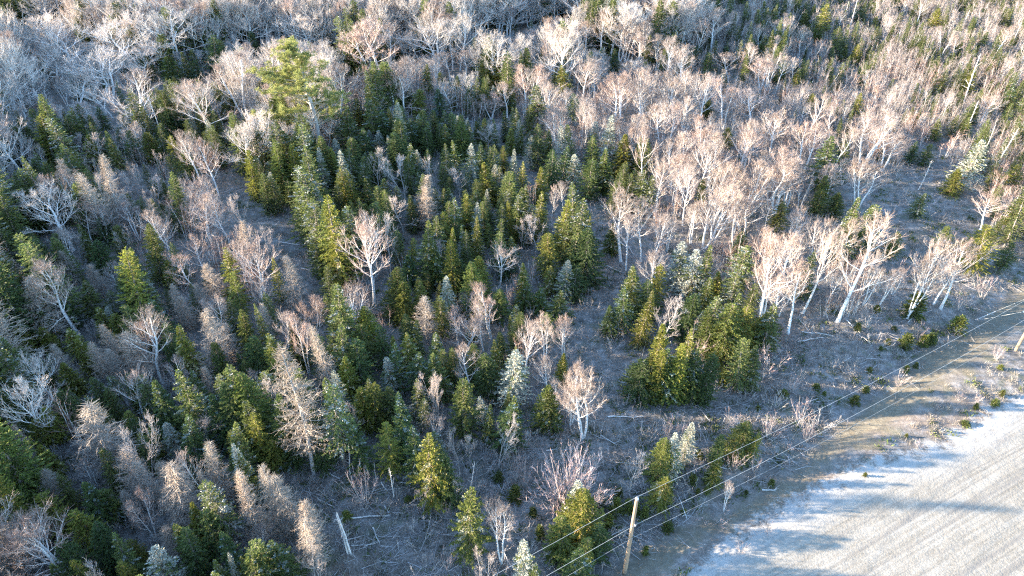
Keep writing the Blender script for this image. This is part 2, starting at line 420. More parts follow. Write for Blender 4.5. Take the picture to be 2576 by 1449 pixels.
# ---- conifers --------------------------------------------------------------
def conifer(seed, H=10.0, R0=1.55, base=0.06, step=0.27, per=7, leaf='needle', dens=21, bl=0.25, bw=0.045, droop=0.35,
            pw=0.85, bark='sprucebark', dead=0.0, gap=0.0, lean=0.0, leaf2=None, mix2=0.0, rough=.28, topl=None):
    R = np.random.default_rng(seed)
    tr, cr = Geo(), Geo()
    n = 12; tt = np.linspace(0, 1, n + 1)
    ph = R.uniform(0, 6)
    def axis(t): return np.array([lean * t * t * H + .05 * sin(t * 7 + ph), .05 * cos(t * 6 + ph), t * H])
    pts = np.array([axis(t) for t in tt])
    tr.path(bark, pts, 0.13 * (1 - tt) ** .9 + .012, 5)
    z = base * H
    sectors = R.uniform(.68, 1.25, 6)
    B0, B1, BR = [], [], []
    zs = []
    while z < H * .985: zs.append(z); z += step * R.uniform(.6, 1.3) * (1 - .35 * z / H)
    for z in zs:
        t = z / H; f = (t - base) / (1 - base)
        q = axis(t)
        az0 = R.uniform(0, 6.28)
        for k in range(per):
            if R.random() < gap: continue
            az = az0 + k * 2 * pi / per + R.normal(0, .25)
            sc = np.interp((az % (2 * pi)) / (2 * pi) * 6, np.arange(7), np.append(sectors, sectors[0]))
            prof = (1 - f) ** pw * min(1, .62 + f * 3.0)
            L = R0 * prof * sc * R.uniform(1 - rough, 1 + rough) + .12
            el = .55 * f - .12 - droop * (1 - f) * .6 + R.normal(0, .08)
            d = np.array([cos(az) * cos(el), sin(az) * cos(el), sin(el)])
            m = 4; bp = [q]
            for i in range(m):
                d = d + np.array([0, 0, (-droop * .35 if i < 2 else droop * .45)]) * .6 + R.normal(0, .05, 3); d /= np.linalg.norm(d)
                bp.append(bp[-1] + d * L / m)
            bp = np.array(bp)
            rr = np.linspace(.022 * (1 - .5 * f), .007, m + 1)
            B0.append(bp[:-1]); B1.append(bp[1:]); BR.append(np.stack([rr[:-1], rr[1:]], 1))
            mm = int(3 + L * dens * (1.25 - .3 * f))
            u = R.beta(1.5, 1.05, mm) * .98 + .02; a = u * m; ii = np.minimum(a.astype(int), m - 1)
            P = bp[ii] + (bp[ii + 1] - bp[ii]) * (a - ii)[:, None]
            dl = nrm(bp[ii + 1] - bp[ii]); sd = nrm(np.cross(dl, [0, 0, 1.0]))
            sg = R.choice([-1, 1], mm)[:, None]
            D = nrm(dl * R.uniform(.5, 1.0, (mm, 1)) + sd * sg * R.uniform(.2, 1.0, (mm, 1)) + R.normal(0, .22, (mm, 3)) - np.array([0, 0, .05]))
            Lb = (bl * (0.6 + .7 * R.random(mm)) * (.55 + .45 * min(1, L)) * (1.15 - .5 * u))[:, None]
            Wd = nrm(np.cross(D, R.normal(0, 1, (mm, 3)) + np.array([0, 0, .25])))
            w = bw * R.uniform(.7, 1.3, mm)
            lf = leaf
            if leaf2 and (R.random() < mix2 * (1.3 - t * .6) or (topl and t > topl)): lf = leaf2
            cr.blades(lf, P, D * Lb, Wd, w)
    # leader
    m = 14; u = R.uniform(.93, 1.0, m); P = np.array([axis(t) for t in u])
    az = R.uniform(0, 6.28, m); D = np.stack([np.cos(az) * .5, np.sin(az) * .5, np.ones(m)], 1) * .2
    cr.blades(leaf2 if topl and leaf2 else leaf, P, D, nrm(np.cross(D, [1, .3, 0])), np.full(m, .03))
    if dead:
        for z in np.arange(.6, base * H, .3):
            for k in range(3):
                az = R.uniform(0, 6.28); L = R.uniform(.4, 1.0); q = axis(z / H)
                e = q + np.array([cos(az), sin(az), R.uniform(-.35, .1)]) * L
                B0.append(q[None]); B1.append(e[None]); BR.append(np.array([[.018, .006]]))
    a = np.concatenate(BR); cr.segs(bark, np.concatenate(B0), np.concatenate(B1), a[:, 0], a[:, 1], 3)
    return tr, cr

def tamarack(seed, H=10.0, R0=1.5, base=.1, per=6, step=.25, twig='tam', lean=0.0, wide=0):
    R = np.random.default_rng(seed); tr, cr = Geo(), Geo()
    n = 12; tt = np.linspace(0, 1, n + 1); ph = R.uniform(0, 6)
    ax = lambda t: np.array([lean * t * t * H + .10 * sin(t * 6 + ph), .1 * cos(t * 5 + ph), t * H])
    tr.path('greybark', np.array([ax(t) for t in tt]), .12 * (1 - tt) ** .9 + .014, 5)
    T0, T1, TR, B0, B1, BR = [], [], [], [], [], []
    z = base * H; sectors = R.uniform(.6, 1.3, 6)
    while z < H * .99:
        t = z / H; f = (t - base) / (1 - base)
        for k in range(per):
            az = R.uniform(0, 6.28); sc = np.interp((az % (2 * pi)) / (2 * pi) * 6, np.arange(7), np.append(sectors, sectors[0]))
            L = (R0 * (1 - f) ** .8 * min(1, .5 + f * 3) * sc * R.uniform(.5, 1.2)) + .1
            el = R.normal(.05 + .3 * f, .18); d = np.array([cos(az) * cos(el), sin(az) * cos(el), sin(el)])
            bp = bend(R, ax(t), d, L, 4, .25, .1); rr = np.linspace(.024 * (1 - .4 * f), .008, 5)
            B0.append(bp[:-1]); B1.append(bp[1:]); BR.append(np.stack([rr[:-1], rr[1:]], 1))
            m = int(3 + L * 10); u = R.uniform(.12, 1, m); ii = np.minimum((u * 4).astype(int), 3)
            q = bp[ii] + (bp[ii + 1] - bp[ii]) * (u * 4 - ii)[:, None]
            d3 = nrm(nrm(bp[ii + 1] - bp[ii]) * .6 + R.normal(0, .55, (m, 3))); l3 = .42 * R.uniform(.35, 1.2, m)[:, None]
            mid = q + d3 * l3 * .55; e = mid + nrm(d3 + R.normal(0, .5, (m, 3))) * l3 * .45
            T0 += [q, mid]; T1 += [mid, e]; TR += [np.stack([np.full(m, .011), np.full(m, .009)], 1), np.stack([np.full(m, .009), np.full(m, .004)], 1)]
        z += step * R.uniform(.6, 1.3) * (1 - .3 * t)
    a = np.concatenate(BR); cr.segs('greybark', np.concatenate(B0), np.concatenate(B1), a[:, 0], a[:, 1], 3)
    a = np.concatenate(TR); cr.segs(twig, np.concatenate(T0), np.concatenate(T1), a[:, 0], a[:, 1], 3)
    return tr, cr

def thicket(seed, H=5.0, stems=7, spread=.5, bark='greytwig', twig='twig', nb=9, ntw=7, tw=.010, r=.022, fan=0.0, rad0=.5, twl=.4):
    """several thin stems from one root"""
    R = np.random.default_rng(seed); st, cr = Geo(), Geo()
    T0, T1, TR = [], [], []
    for s in range(stems):
        az = R.uniform(0, 6.28); rr = rad0 * sqrt(R.random()); p = np.array([cos(az) * rr, sin(az) * rr, 0])
        ti = fan * R.random() ** .7 + R.uniform(0, spread) * .35; az2 = az + R.normal(0, .5)
        d = np.array([cos(az2) * sin(ti), sin(az2) * sin(ti), cos(ti)]); L = H * R.uniform(.6, 1.0)
        lp = bend(R, p, d, L, 7, .12, .05)
        st.path(bark, lp, np.linspace(r * R.uniform(.8, 1.3), .008, 8), 3)
        for j in range(nb):
            u = R.uniform(.25, 1); a = u * 7; ii = min(int(a), 6); q = lp[ii] + (lp[ii + 1] - lp[ii]) * (a - ii)
            dl = nrm(lp[ii + 1] - lp[ii]); d2 = nrm(dl + R.normal(0, .45, 3) + np.array([0, 0, .1])); L2 = L * R.uniform(.12, .26) * (1.2 - .5 * u)
            e = q + d2 * L2; T0.append(q[None]); T1.append(e[None]); TR.append(np.array([[tw, tw * .6]]))
            m = ntw; uu = R.uniform(.1, 1, m)[:, None]; q3 = q + (e - q) * uu
            d3 = nrm(d2 + R.normal(0, .45, (m, 3)) + np.array([0, 0, .15])); e3 = q3 + d3 * twl * R.uniform(.5, 1.2, (m, 1))
            T0.append(q3); T1.append(e3); TR.append(np.stack([np.full(m, tw * .8), np.full(m, tw * .3)], 1))
    a = np.concatenate(TR); cr.segs(twig, np.concatenate(T0), np.concatenate(T1), a[:, 0], a[:, 1], 3)
    return st, cr

def snag(seed, H=8.0, r=.15, stubs=8, broken=True):
    R = np.random.default_rng(seed); tr, br = Geo(), Geo()
    pts = bend(R, np.zeros(3), np.array([R.normal(0, .03), R.normal(0, .03), 1.0]), H, 9, .1, .035)
    tr.path('deadwood', pts, np.linspace(r * 1.2, r * .45, 10), 6)
    e = pts[-1]; tr.path('deadwood', np.array([e, e + [.06, .02, .35]]), np.array([r * .4, .01]), 4)
    for k in range(stubs):
        t = R.uniform(.35, .98); i = min(int(t * 9), 8); q = pts[i] + (pts[i + 1] - pts[i]) * (t * 9 - i)
        az = R.uniform(0, 6.28); L = R.uniform(.4, 1.5) * (1.3 - t * .6)
        lp = bend(R, q, np.array([cos(az), sin(az), R.uniform(-.1, .8)]), L, 4, .3, .15)
        br.path('deadwood', lp, np.linspace(r * .28, .008, 5), 4)
        q2 = lp[2]; br.path('deadwood', bend(R, q2, np.array([cos(az + .8), sin(az + .8), .5]), L * .5, 3, .2, .15), np.linspace(r * .14, .006, 4), 3)
    return tr, br

def pine(seed=3, H=17.0):
    R = np.random.default_rng(seed); tr, cr = Geo(), Geo()
    n = 14; tt = np.linspace(0, 1, n + 1)
    pts = np.stack([.25 * np.sin(tt * 5), .2 * np.cos(tt * 4), tt * H], 1)
    tr.path('greybark', pts, .30 * (1 - tt) ** .8 + .03, 7)
    #      height, azimuth(deg), length, number of tufts : a lopsided crown in plates, its big lower limbs to the left
    specs = []
    for k in range(64):
        f = k / 63; z = H * (.30 + .69 * f)
        gapz = .76 < z / H < .86
        az = R.uniform(0, 360)
        L = (4.6 * (1 - f) ** .6 + 1.0) * R.uniform(.5, 1.0)
        if z / H < .70 and R.random() < .6: az = 180 + R.normal(0, 38); L = R.uniform(4.0, 6.6)
        if gapz: L *= .4
        specs.append((z, az, L))
    B0, B1, BR = [], [], []
    for z, az, L in specs:
        a = radians(az); i = min(int(z / H * n), n - 1); q = pts[i].copy(); q[2] = z
        d = np.array([cos(a), sin(a), R.uniform(-.05, .35)]); lp = bend(R, q, d, L, 8, .45, .09)
        cr.path('greybark', lp, np.linspace(.05 + .012 * L, .012, 9), 4)
        for j in range(int(4 + L * 3.1)):
            u = R.uniform(.38, 1) if L > 2 else R.uniform(.2, 1); aa = u * 8; ii = min(int(aa), 7); qq = lp[ii] + (lp[ii + 1] - lp[ii]) * (aa - ii)
            dl = nrm(lp[ii + 1] - lp[ii]); e = qq + nrm(dl * .6 + R.normal(0, .55, 3) + np.array([0, 0, .45])) * R.uniform(.3, .95)
            B0.append(qq[None]); B1.append(e[None]); BR.append(np.array([[.016, .009]]))
            for c in range(2):
                m = 24; ee = e + R.normal(0, .12, 3); D = nrm(R.normal(0, 1, (m, 3)) * np.array([1, 1, .75]) + np.array([0, 0, .55])) * .30 * R.uniform(.7, 1.2, (m, 1))
                P = ee + R.normal(0, .09, (m, 3)); Wd = nrm(np.cross(D, R.normal(0, 1, (m, 3))))
                cr.blades('pine', P, D, Wd, np.full(m, .026))
    a = np.concatenate(BR); cr.segs('greybark', np.concatenate(B0), np.concatenate(B1), a[:, 0], a[:, 1], 3)
    return tr, cr

# ---------------------------------------------------------------- prototypes
PROTO = {}
def add_proto(kind, gen):
    g1, g2 = gen; H, Wd = 0, 0
    for g in (g1, g2):
        h, w = extent(g); H = max(H, h); Wd = max(Wd, w)
    g = Geo()
    for a in (g1, g2):
        for k, v in a.seg.items(): g.seg.setdefault(k, []).extend(v)
        for k, v in a.bl.items(): g.bl.setdefault(k, []).extend(v)
    PROTO.setdefault(kind, []).append(dict(trunk=g1.mesh('trunk'), crown=g2.mesh('crown'), whole=g, H=H, W=Wd))

for s in range(4): add_proto('B', bare_tree(10 + s, base=.36 + .05 * (s % 3), R0=2.3 + .2 * s, nl=17))
for s in range(3): add_proto('B', bare_tree(20 + s, stems=2, base=.34, R0=2.1, nl=17, split=.13))
add_proto('B', bare_tree(27, stems=3, base=.38, R0=1.9, nl=17, split=.16))
for s in range(2): add_proto('B', bare_tree(30 + s, base=.30, R0=2.6, nl=15, wob=.09, up=.5, a0=62, a1=30))
for s in range(4): add_proto('M', bare_tree(40 + s, base=.28, R0=3.4, nl=17, a0=68, a1=32, wob=.10, up=.65, rt=.17, twig='greytwig', nsub=8, ntw=8, stems=1 + (s == 2), tw=.0105))
for s in range(3): add_proto('y', bare_tree(50 + s, base=.22, R0=2.2, nl=15, a0=60, a1=30, wob=.07, up=.5, rt=.10, bark='greybark', twig='greytwig', nsub=5, ntw=5, stems=1 + (s == 2), tw=.011))
for s in range(10):
    add_proto('g', conifer(60 + s * 7, R0=1.55 + .15 * (s % 4), base=.04 + .05 * (s % 3), gap=.10 * (s % 3), pw=(.62, .9, .75, 1.05)[s % 4], rough=(.28, .42, .36)[s % 3],
                           step=(.27, .36, .31)[s % 3], dens=(21, 24)[s % 2], leaf2='lichen', mix2=(0, .10, 0, .2)[s % 4], droop=(.35, .15, .5)[s % 3], lean=(0, .02, -.03, 0)[s % 4]))
for s in range(3): add_proto('h', conifer(70 + s, R0=1.35, base=.34, gap=.16, dens=12, dead=1, pw=.65, leaf2='lichen', mix2=.25))
for s in range(4): add_proto('l', conifer(80 + s, R0=1.4, base=.10, gap=.14, dens=13, leaf='needle', leaf2='lichen', mix2=.75 if s < 3 else .45, bw=.04, pw=.8, topl=.75))
for s in range(5): add_proto('t', tamarack(90 + s, R0=1.45 + .15 * (s % 3), base=.08 + .12 * (s % 2)))
add_proto('P', pine(3))
for s in range(4): add_proto('x', thicket(100 + s, H=5.0, stems=7, spread=.45, bark='birchbark', nb=10, ntw=7))
for s in range(3): add_proto('r', thicket(110 + s, H=3.0, stems=13, spread=.7, bark='greytwig', twig='redtwig', nb=7, ntw=4, fan=.55, rad0=.3, twl=.3))
add_proto('R', thicket(115, H=6.0, stems=110, spread=.3, bark='greytwig', twig='redtwig', nb=8, ntw=3, fan=1.05, rad0=.8, twl=.36, tw=.016, r=.036))
for s in range(3): add_proto('s', conifer(120 + s, H=2.0, R0=.85, base=.02, step=.14, per=7, dens=34, bl=.2, bw=.045, pw=.5, droop=.05, rough=.35))
for s in range(5): add_proto('D', snag(130 + s, H=8.0 - s * .6, stubs=3 + 3 * s, r=.13))

# ---------------------------------------------------------------- tree placing
TINT = {  # per kind: object colour (multiplies the material)
    'B': [(1.08, 1.02, .97), (1.12, 1.0, .94), (1.0, .98, .98)], 'M': [(1.4, 1.34, 1.28), (1.22, 1.18, 1.15), (1.3, 1.2, 1.12)], 'y': [(1.1, 1.05, 1.05), (1.2, 1.1, 1.05)],
    'g': [(1.45, 1.25, .8), (1.15, 1.1, .9), (1.6, 1.38, .85)], 'k': [(.75, .85, .85), (.62, .75, .8), (.95, .98, .8)], 'h': [(.9, .95, .85)],  # g tints put sunlight into the spruce colour, k tints put shade into it
    'l': [(1.1, 1.1, 1.05), (1.25, 1.22, 1.1)], 't': [(1.15, 1.12, 1.08), (1.2, 1.1, 1.0), (1.05, 1.0, .95)], 'P': [(1.08, .96, .70)],
    'x': [(.92, .74, .68), (1.0, .85, .77), (.80, .68, .65)], 'r': [(1, 1, 1)], 'R': [(1.45, 1.45, 1.42)], 's': [(1.25, 1.15, .9), (1.0, 1.0, .9)], 'D': [(1, 1, 1)]}
NAMES = {'B': 'birch_tree', 'M': 'maple_tree', 'y': 'bare_sapling', 'g': 'spruce_tree', 'k': 'spruce_tree', 'h': 'spruce_tree', 'l': 'lichen_spruce',
         't': 'tamarack_tree', 'P': 'pine_tree', 'x': 'birch_thicket', 'r': 'red_shrub', 'R': 'red_shrub', 's': 'spruce_bush', 'D': 'dead_snag'}
CATS = {'B': 'birch', 'M': 'maple', 'y': 'sapling', 'g': 'spruce', 'k': 'spruce', 'h': 'spruce', 'l': 'lichen spruce', 't': 'tamarack', 'P': 'pine',
        'x': 'thicket', 'r': 'shrub', 'R': 'shrub', 's': 'evergreen bush', 'D': 'snag'}
GROUPS = {'B': 'bare birches in the wood', 'M': 'bare maples in the wood', 'y': 'small bare trees between the spruces', 'g': 'green spruces in the wood',
          'k': 'green spruces in the wood', 'h': 'green spruces in the wood', 'l': 'spruces grey with lichen', 't': 'bare tan tamaracks in the wood',
          'P': 'pines', 'x': 'thickets of young birch', 'r': 'low red twigged shrubs', 'R': 'low red twigged shrubs', 's': 'low evergreen bushes', 'D': 'dead snags'}
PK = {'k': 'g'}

# Survey of the trees that can be told apart: per ninth of the picture, kind top-x top-y foot-y(or height in m when < 26) crown-width
TREES = {
 (0, 0): """B 845 550 1120 430;B 1470 500 1110 350;D 1135 720 1110 70;B 1390 950 1440 200;B -40 860 1400 300;B 1740 380 880 300;M 1850 890 1330 330
M 2440 860 1090 260;B 2490 455 980 280;M 1200 20 520 420;M 700 330 760 350;M 420 150 560 350;M 500 560 840 320;M 160 440 800 300;M 880 140 560 400;M 1000 330 640 260
M 1480 60 480 350;M 1780 0 420 350;M 2050 330 700 350;M 2330 60 420 350;M 300 330 680 300;M 620 60 440 300;P 2250 270 1190 580
g 270 860 1270 240;g 510 830 1130 170;g 640 1000 1270 210;g 820 1040 1300 120;k 1290 800 1060 180;g 1270 1010 1290 110;k 740 800 1000 110;g 540 1120 1449 120
g 380 1310 8 150;g 1390 1140 1360 140;g 1850 1130 1520 110;g 2180 1060 1500 120;g 2500 1090 1420 110;k 2080 1040 1500 150;l 2400 1090 1500 100;k 1180 240 560 220
k 1580 240 560 220;g 1650 290 520 90;k 1890 230 470 110;k 1250 420 640 300;k 1450 430 640 220;k 1060 540 700 250;k 30 930 1250 150;g 120 820 1050 100;g 40 290 480 90
k 100 330 500 90;k 610 560 760 140;k 950 990 1250 120;g 1090 1010 1250 150;k 1200 940 1150 130;k 60 40 250 90;k 120 30 230 90;g 320 0 200 80;g 510 -30 130 60;k 400 20 180 90
k 220 60 260 90;y 560 980 1250 170;y 700 1000 1300 170;y 1180 1160 1449 140;y 1130 1340 1600 160;y 900 1250 1550 200;x 1000 1080 1280 150;k 1650 420 640 180
M 1980 30 380 300;M 300 60 420 280;M 60 620 900 280;M 760 640 900 260""",
 (1, 0): """B 190 100 620 400;B 420 490 930 260;B 330 120 520 210;B 440 150 420 190;M 700 110 540 430;M 580 240 480 260;B 930 370 620 250;B 810 390 620 150;B 1080 60 300 300
B 1270 40 310 200;M 1560 0 190 420;M 1420 0 210 220;B 1400 470 880 210;B 1460 200 470 170;B 1840 150 450 180;B 1835 450 800 170;B 1930 450 770 160;B 2000 590 870 120;B 1990 80 460 210
B 2300 -60 260 200;B 2120 540 1000 230;B 2480 260 680 210;B 2300 560 980 210;B 2250 250 540 250;B 2320 930 1430 190;B 2450 770 1160 250;B 2430 1180 1640 220;B 2180 130 480 160
g 1180 485 700 110;k 1500 370 650 110;g 1610 520 700 60;g 1700 490 740 120;k 2070 380 560 150;k 1940 230 400 80;k 1080 400 690 150;k 1240 310 470 90;k 400 290 480 110;k 20 370 600 140
h 1490 650 1000 150;h 1750 720 1010 120;k 1420 800 1030 110;k 1240 840 1070 80;g 1280 960 1170 90;g 1355 960 1170 70;g 1590 960 1260 110;l 1425 1000 1270 90;l 1900 930 1210 120
l 2020 880 1300 140;g 2140 1010 1340 190;l 1770 1150 1420 140;l 965 1070 1420 110;g 1220 1090 1300 90;l 1310 1100 1449 90;g 1120 1210 1540 170;g 1380 1190 1480 110;g 1500 1240 1520 120
k 640 970 1210 110;g 780 930 1190 120;k 530 890 1170 150;k 900 900 1210 150;l 270 980 1210 100;l 210 990 1160 90;l 570 1130 1340 80;g 570 650 890 140;k 500 640 860 120;g 120 740 1010 150
k 30 800 1160 200;g 640 480 720 130;k 730 660 910 170;y 250 1120 1470 190;y 440 1160 1520 260;y 690 1160 1460 160;t 610 1320 1700 190;y 880 1250 1520 160;y 1110 900 1140 250
x 850 620 900 170;x 930 650 930 130;x 1000 700 960 150;B 1130 700 910 190;B 1250 640 910 170;g 70 1250 1620 120;g 0 1220 1600 110;g 190 1320 1600 90;x 1450 1340 1600 110;B 1600 1340 1650 100
k 1680 1080 1400 150;k 1880 1180 1500 170;k 300 840 1120 150;k 1040 1060 1350 120;k 400 1000 1300 150;k 1900 1020 1340 130;k 2000 1100 1440 160;k 1600 1100 1430 150;k 860 1040 1330 120;k 160 960 1240 150""",
 (2, 0): """B 150 100 460 150;B 280 50 410 230;B 80 80 420 100;D 1265 0 210 20;D 1325 -40 265 60;D 1720 0 120 40;B 1700 -30 130 90;B 1830 -20 180 110;D 2130 10 100 30;D 2275 395 800 50
D 2170 70 260 30;D 2560 160 360 60;D 2560 290 440 50;B 2460 180 460 150;B 390 370 600 190;B 640 410 690 210;B 180 560 990 210;B 380 590 970 210;B 560 680 960 230;B 750 810 1190 210
B 1040 680 1060 140;B 1000 890 1310 230;B 1200 750 1090 140;B 1490 810 1290 240;B 1600 990 1300 240;B 1240 950 1270 150;B 1440 1180 1600 210;B 500 930 1320 200;B 800 1190 1620 430;B 1150 1220 1500 150
g 930 80 230 150;g 1100 20 310 200;g 1040 150 340 120;g 1200 180 430 120;g 1340 320 480 100;g 1240 320 450 110;g 1380 20 190 110;g 1470 110 230 110;g 1940 50 240 140;g 620 260 460 120
g 1350 680 860 120;g 990 670 840 150;k 220 370 570 200;k 330 330 490 120;g 2220 500 740 140;g 2000 520 720 90;g 2180 890 1060 160;g 1960 880 1060 120;g 2080 870 1030 100;k 1880 1060 1240 170
k 1780 1050 1210 130;k 1160 1030 1430 340;l 2230 1060 1449 220;g 2080 1290 1480 210;g 2560 1230 1449 160;g 1090 1320 1560 120;g 170 1340 1570 90;k 200 740 870 140;g 360 950 1090 130
k 2510 650 850 150;D 1310 1150 1300 30;D 1865 1210 1449 40;D 2370 940 1210 40;D 2510 935 1290 80;D 2230 770 1050 60;B 2330 740 960 210;B 2100 250 470 110;B 2020 200 450 140;x 1880 490 720 150
x 1050 280 500 190;x 900 260 480 170;x 1300 500 700 180;x 1620 440 640 180;x 1000 440 640 170;x 1780 650 850 170;x 1750 870 1060 150;x 700 560 760 180;x 1500 560 760 170;x 2060 950 1180 170
x 1880 900 1090 150;B 930 730 960 110;B 1390 950 1120 60;g 2480 60 230 150;k 2300 230 380 150;g 880 500 640 80""",
 (0, 1): """M 330 -60 440 400;B 560 60 410 200;B 960 100 390 170;B 1200 120 540 260;B 1480 40 440 260;B 1630 20 450 200;B 1480 350 710 200;B 1400 470 800 270;B 1900 340 870 270;y 2010 280 640 230
t 2170 460 880 180;g 870 440 1060 230;g 1090 270 710 170;g 1250 540 730 110;g 1670 450 910 160;g 1740 620 1000 120;g 2050 510 860 120;g 2440 770 1000 90;g 2440 -20 740 260;l 1100 670 940 90
t 460 440 720 200;t 130 560 920 250;t 680 560 780 140;t 200 640 1120 420;g 610 690 970 180;g 740 860 1110 150;g 860 930 1160 150;l 790 870 1110 100;g 130 1030 1260 220;g 520 1020 1270 170
t 1340 810 1060 140;t 1480 880 1449 220;t 960 1050 1449 220;t 390 1140 1460 130;t 680 1140 1450 160;g 1320 1010 1449 210;t 1690 1020 1310 160;g 1830 930 1320 160;g 1940 850 1260 120
g 2040 1060 1500 180;B 2110 890 1320 190;B 2230 930 1390 170;B 2310 790 1170 180;t 2390 990 1560 170;g 480 1290 1540 160;M 200 1180 1600 300;g 870 270 500 140;k 720 380 620 180;k 760 200 420 150
g 330 1010 1240 140;t 820 1150 1449 130;g 590 1120 1400 130;k 1150 830 1200 200;k 1230 1000 1380 170;k 1900 1080 1449 200;k 1620 1150 1500 150;k 2400 1080 1449 170;B 700 100 420 180;B 300 -150 300 150
g 600 250 520 110;k 60 20 350 200;k 300 900 1150 170;k 460 800 1050 160;t 1560 560 900 160;x 1700 330 650 170;x 1750 640 860 160;y 900 240 520 150;k 2200 1000 1340 150""",
 (1, 1): """B 140 130 840 310;y 300 110 640 270;y 430 0 330 220;t 640 -60 300 250;g 620 190 690 160;g 780 140 420 110;g 840 330 780 160;g 830 230 560 90;g 510 340 580 100;g 1030 460 760 160
g 940 0 310 140;g 1010 150 530 110;l 1010 60 400 90;g 1120 230 410 80;g 1290 40 390 90;g 1500 -40 380 120;g 1670 20 460 150;g 1860 140 520 100;g 1570 280 640 190;g 1680 190 520 130
k 1870 250 680 260;l 1700 490 820 140;g 1570 530 780 140;g 1370 520 820 120;l 1325 390 580 60;B 1190 360 710 200;x 1430 460 740 160;y 1470 170 490 250;B 1120 680 1080 230;B 950 720 920 120
B 940 880 1200 270;B 1060 800 1170 190;B 860 840 1120 140;B 950 1150 1520 230;B 1390 890 1420 210;B 1540 920 1310 190;B 1690 880 1290 140;g 380 540 920 210;g 450 650 970 170;l 790 600 920 120
g 740 770 1090 160;t 630 780 1120 180;g 590 640 920 130;x 320 830 1070 160;g 140 820 1170 200;g 150 980 1320 170;g 470 1030 1360 180;g 390 1060 1330 90;g 20 1220 1540 160;l 350 1230 1540 140
y 680 1240 1640 210;g 1160 1080 1370 120;g 1290 1130 1420 110;l 1260 1170 1580 240;g 1680 1180 1440 110;B 2170 -50 490 290;B 2330 0 500 200;g 2060 190 420 140;g 2210 530 920 200;B 2400 420 800 190
g 2300 720 1150 150;k 2050 850 1070 170;y 2480 760 1210 260;g 2430 980 1520 210;k 2290 1250 1560 260;k 2500 1250 1580 230;B 1870 1290 1850 310;B 1755 1380 1740 210;D 495 590 740 30;D 2160 1270 1400 30
y 1740 1080 1310 160;g 1280 900 1010 60;x 1450 820 920 160;k 1000 500 900 200;k 700 330 700 160;k 1500 700 900 200;k 1250 400 650 150;k 1650 720 960 220;k 1760 560 820 200;k 500 430 700 150
k 380 1100 1480 180;k 560 1150 1520 200;k 1100 1200 1560 200;k 100 1100 1480 200;k 1200 700 950 160;k 300 1000 1330 150;k 900 480 760 140;x 1320 560 800 130;x 1250 660 880 140;B 2420 100 560 180;B 2200 150 560 170
k 2350 620 950 180;k 2150 700 1020 200;g 2400 500 840 160;k 1360 660 900 150;k 1560 900 1090 150""",
 (2, 1): """B 780 270 1060 310;B 960 530 1060 270;B 1130 200 920 220;B 1440 210 1000 420;B 1300 170 560 190;B 1960 330 975 220;B 1900 470 960 150;B 2180 370 895 230;B 2040 520 870 180;B 870 100 430 180;B 240 0 440 280
B 530 30 360 210;B 450 40 380 160;B 120 60 390 120;B 960 150 430 200;x 640 270 720 160;B 700 290 620 150;h 490 400 850 200;h 420 560 940 150;g 300 580 820 130;l 130 400 800 190;l 30 330 700 170
g 1050 -20 190 210;k 1190 0 200 150;g 750 80 300 170;g 380 830 1260 300;g 620 880 1130 190;k 1010 450 820 180;g 1620 310 510 150;k 2020 260 410 240;g 2320 270 620 290;k 2490 400 550 130
g 2540 80 300 130;k 1820 20 150 130;s 1800 780 970 190;s 1720 1060 1170 120;s 1910 1050 1140 100;s 2120 920 1040 140;s 330 1320 1430 110;r 130 970 1310 270;r 730 1100 1340 270;r 890 1270 1500 130
r 1830 970 1090 120;r 1670 1350 1460 100;B 2360 50 310 240;s 1710 1290 1345 60;s 1780 1270 1315 50;s 1420 1310 1350 50;s 1330 1000 1070 60;s 1470 880 930 60;s 2390 1340 1375 50;r 2400 1200 1300 90
g 500 840 1200 240;k 250 900 1250 180;k 60 760 1080 220;g 150 1180 1600 120;r 2180 700 900 130;r 1680 480 640 170;B 1600 560 880 130;B 1650 590 800 120;x 560 240 560 150;B 1060 220 560 130;D 2500 50 260 30
k 200 620 900 180;g 120 560 800 140;k 130 1170 1560 190;g 20 1120 1580 170;k 220 1230 1600 180;g 70 1010 1450 150;k -80 1150 1560 190;g -150 1200 1600 150;s 1850 1060 1150 90;r 2350 620 800 150;s 1600 1030 1060 50;s 1500 1170 1200 40;s 1560 1120 1160 50""",
 (0, 2): """B 200 1000 1540 460;M 60 -40 480 350;t 640 60 640 420;g 340 150 420 160;g 280 250 420 210;g 290 470 640 160;t 900 500 900 210;t 1050 560 920 160;B 1380 430 890 270;y 1430 190 520 270;t 1560 440 910 180
l 1250 270 560 160;g 960 220 420 140;g 1060 300 580 160;l 1750 470 920 140;t 1830 660 1190 210;t 1990 600 1120 190;t 2110 680 1170 230;t 1200 600 1120 300;t 1500 680 1110 130;g 1990 430 620 200
g 310 790 1120 230;g 420 670 970 140;g 560 920 1220 210;g 760 790 1020 170;k 100 820 1030 210;g 20 520 820 170;k 170 550 860 180;g 1350 1000 1350 190;g 1400 870 1200 150;g 990 1140 1360 130;l 1150 1200 1620 260
g 850 1290 1640 170;B 980 800 1200 200;g 1590 1310 1640 160;l 1670 1260 1650 80;g 1800 1310 1600 140;k 1700 0 480 260;k 1630 60 460 200;t 2130 -260 720 340;k 1950 1250 1640 420;y 2300 1200 1640 260
D 2570 1050 1300 120;k 1350 1100 1500 220;k 1150 -20 400 200;k 1850 60 540 240;k 2080 100 620 200;k 620 700 1050 200;g 1780 520 900 150;t 2250 880 1300 220;k 1500 900 1280 200;k 2350 200 640 170;k 1350 250 650 180
g 1900 200 600 160;k 700 1050 1400 230;k 420 1150 1500 220;g 560 1250 1600 140;k 2100 1200 1560 260;k 1700 1150 1500 200;t 330 620 940 180;k 1000 250 560 150;t 2300 1000 1400 200""",
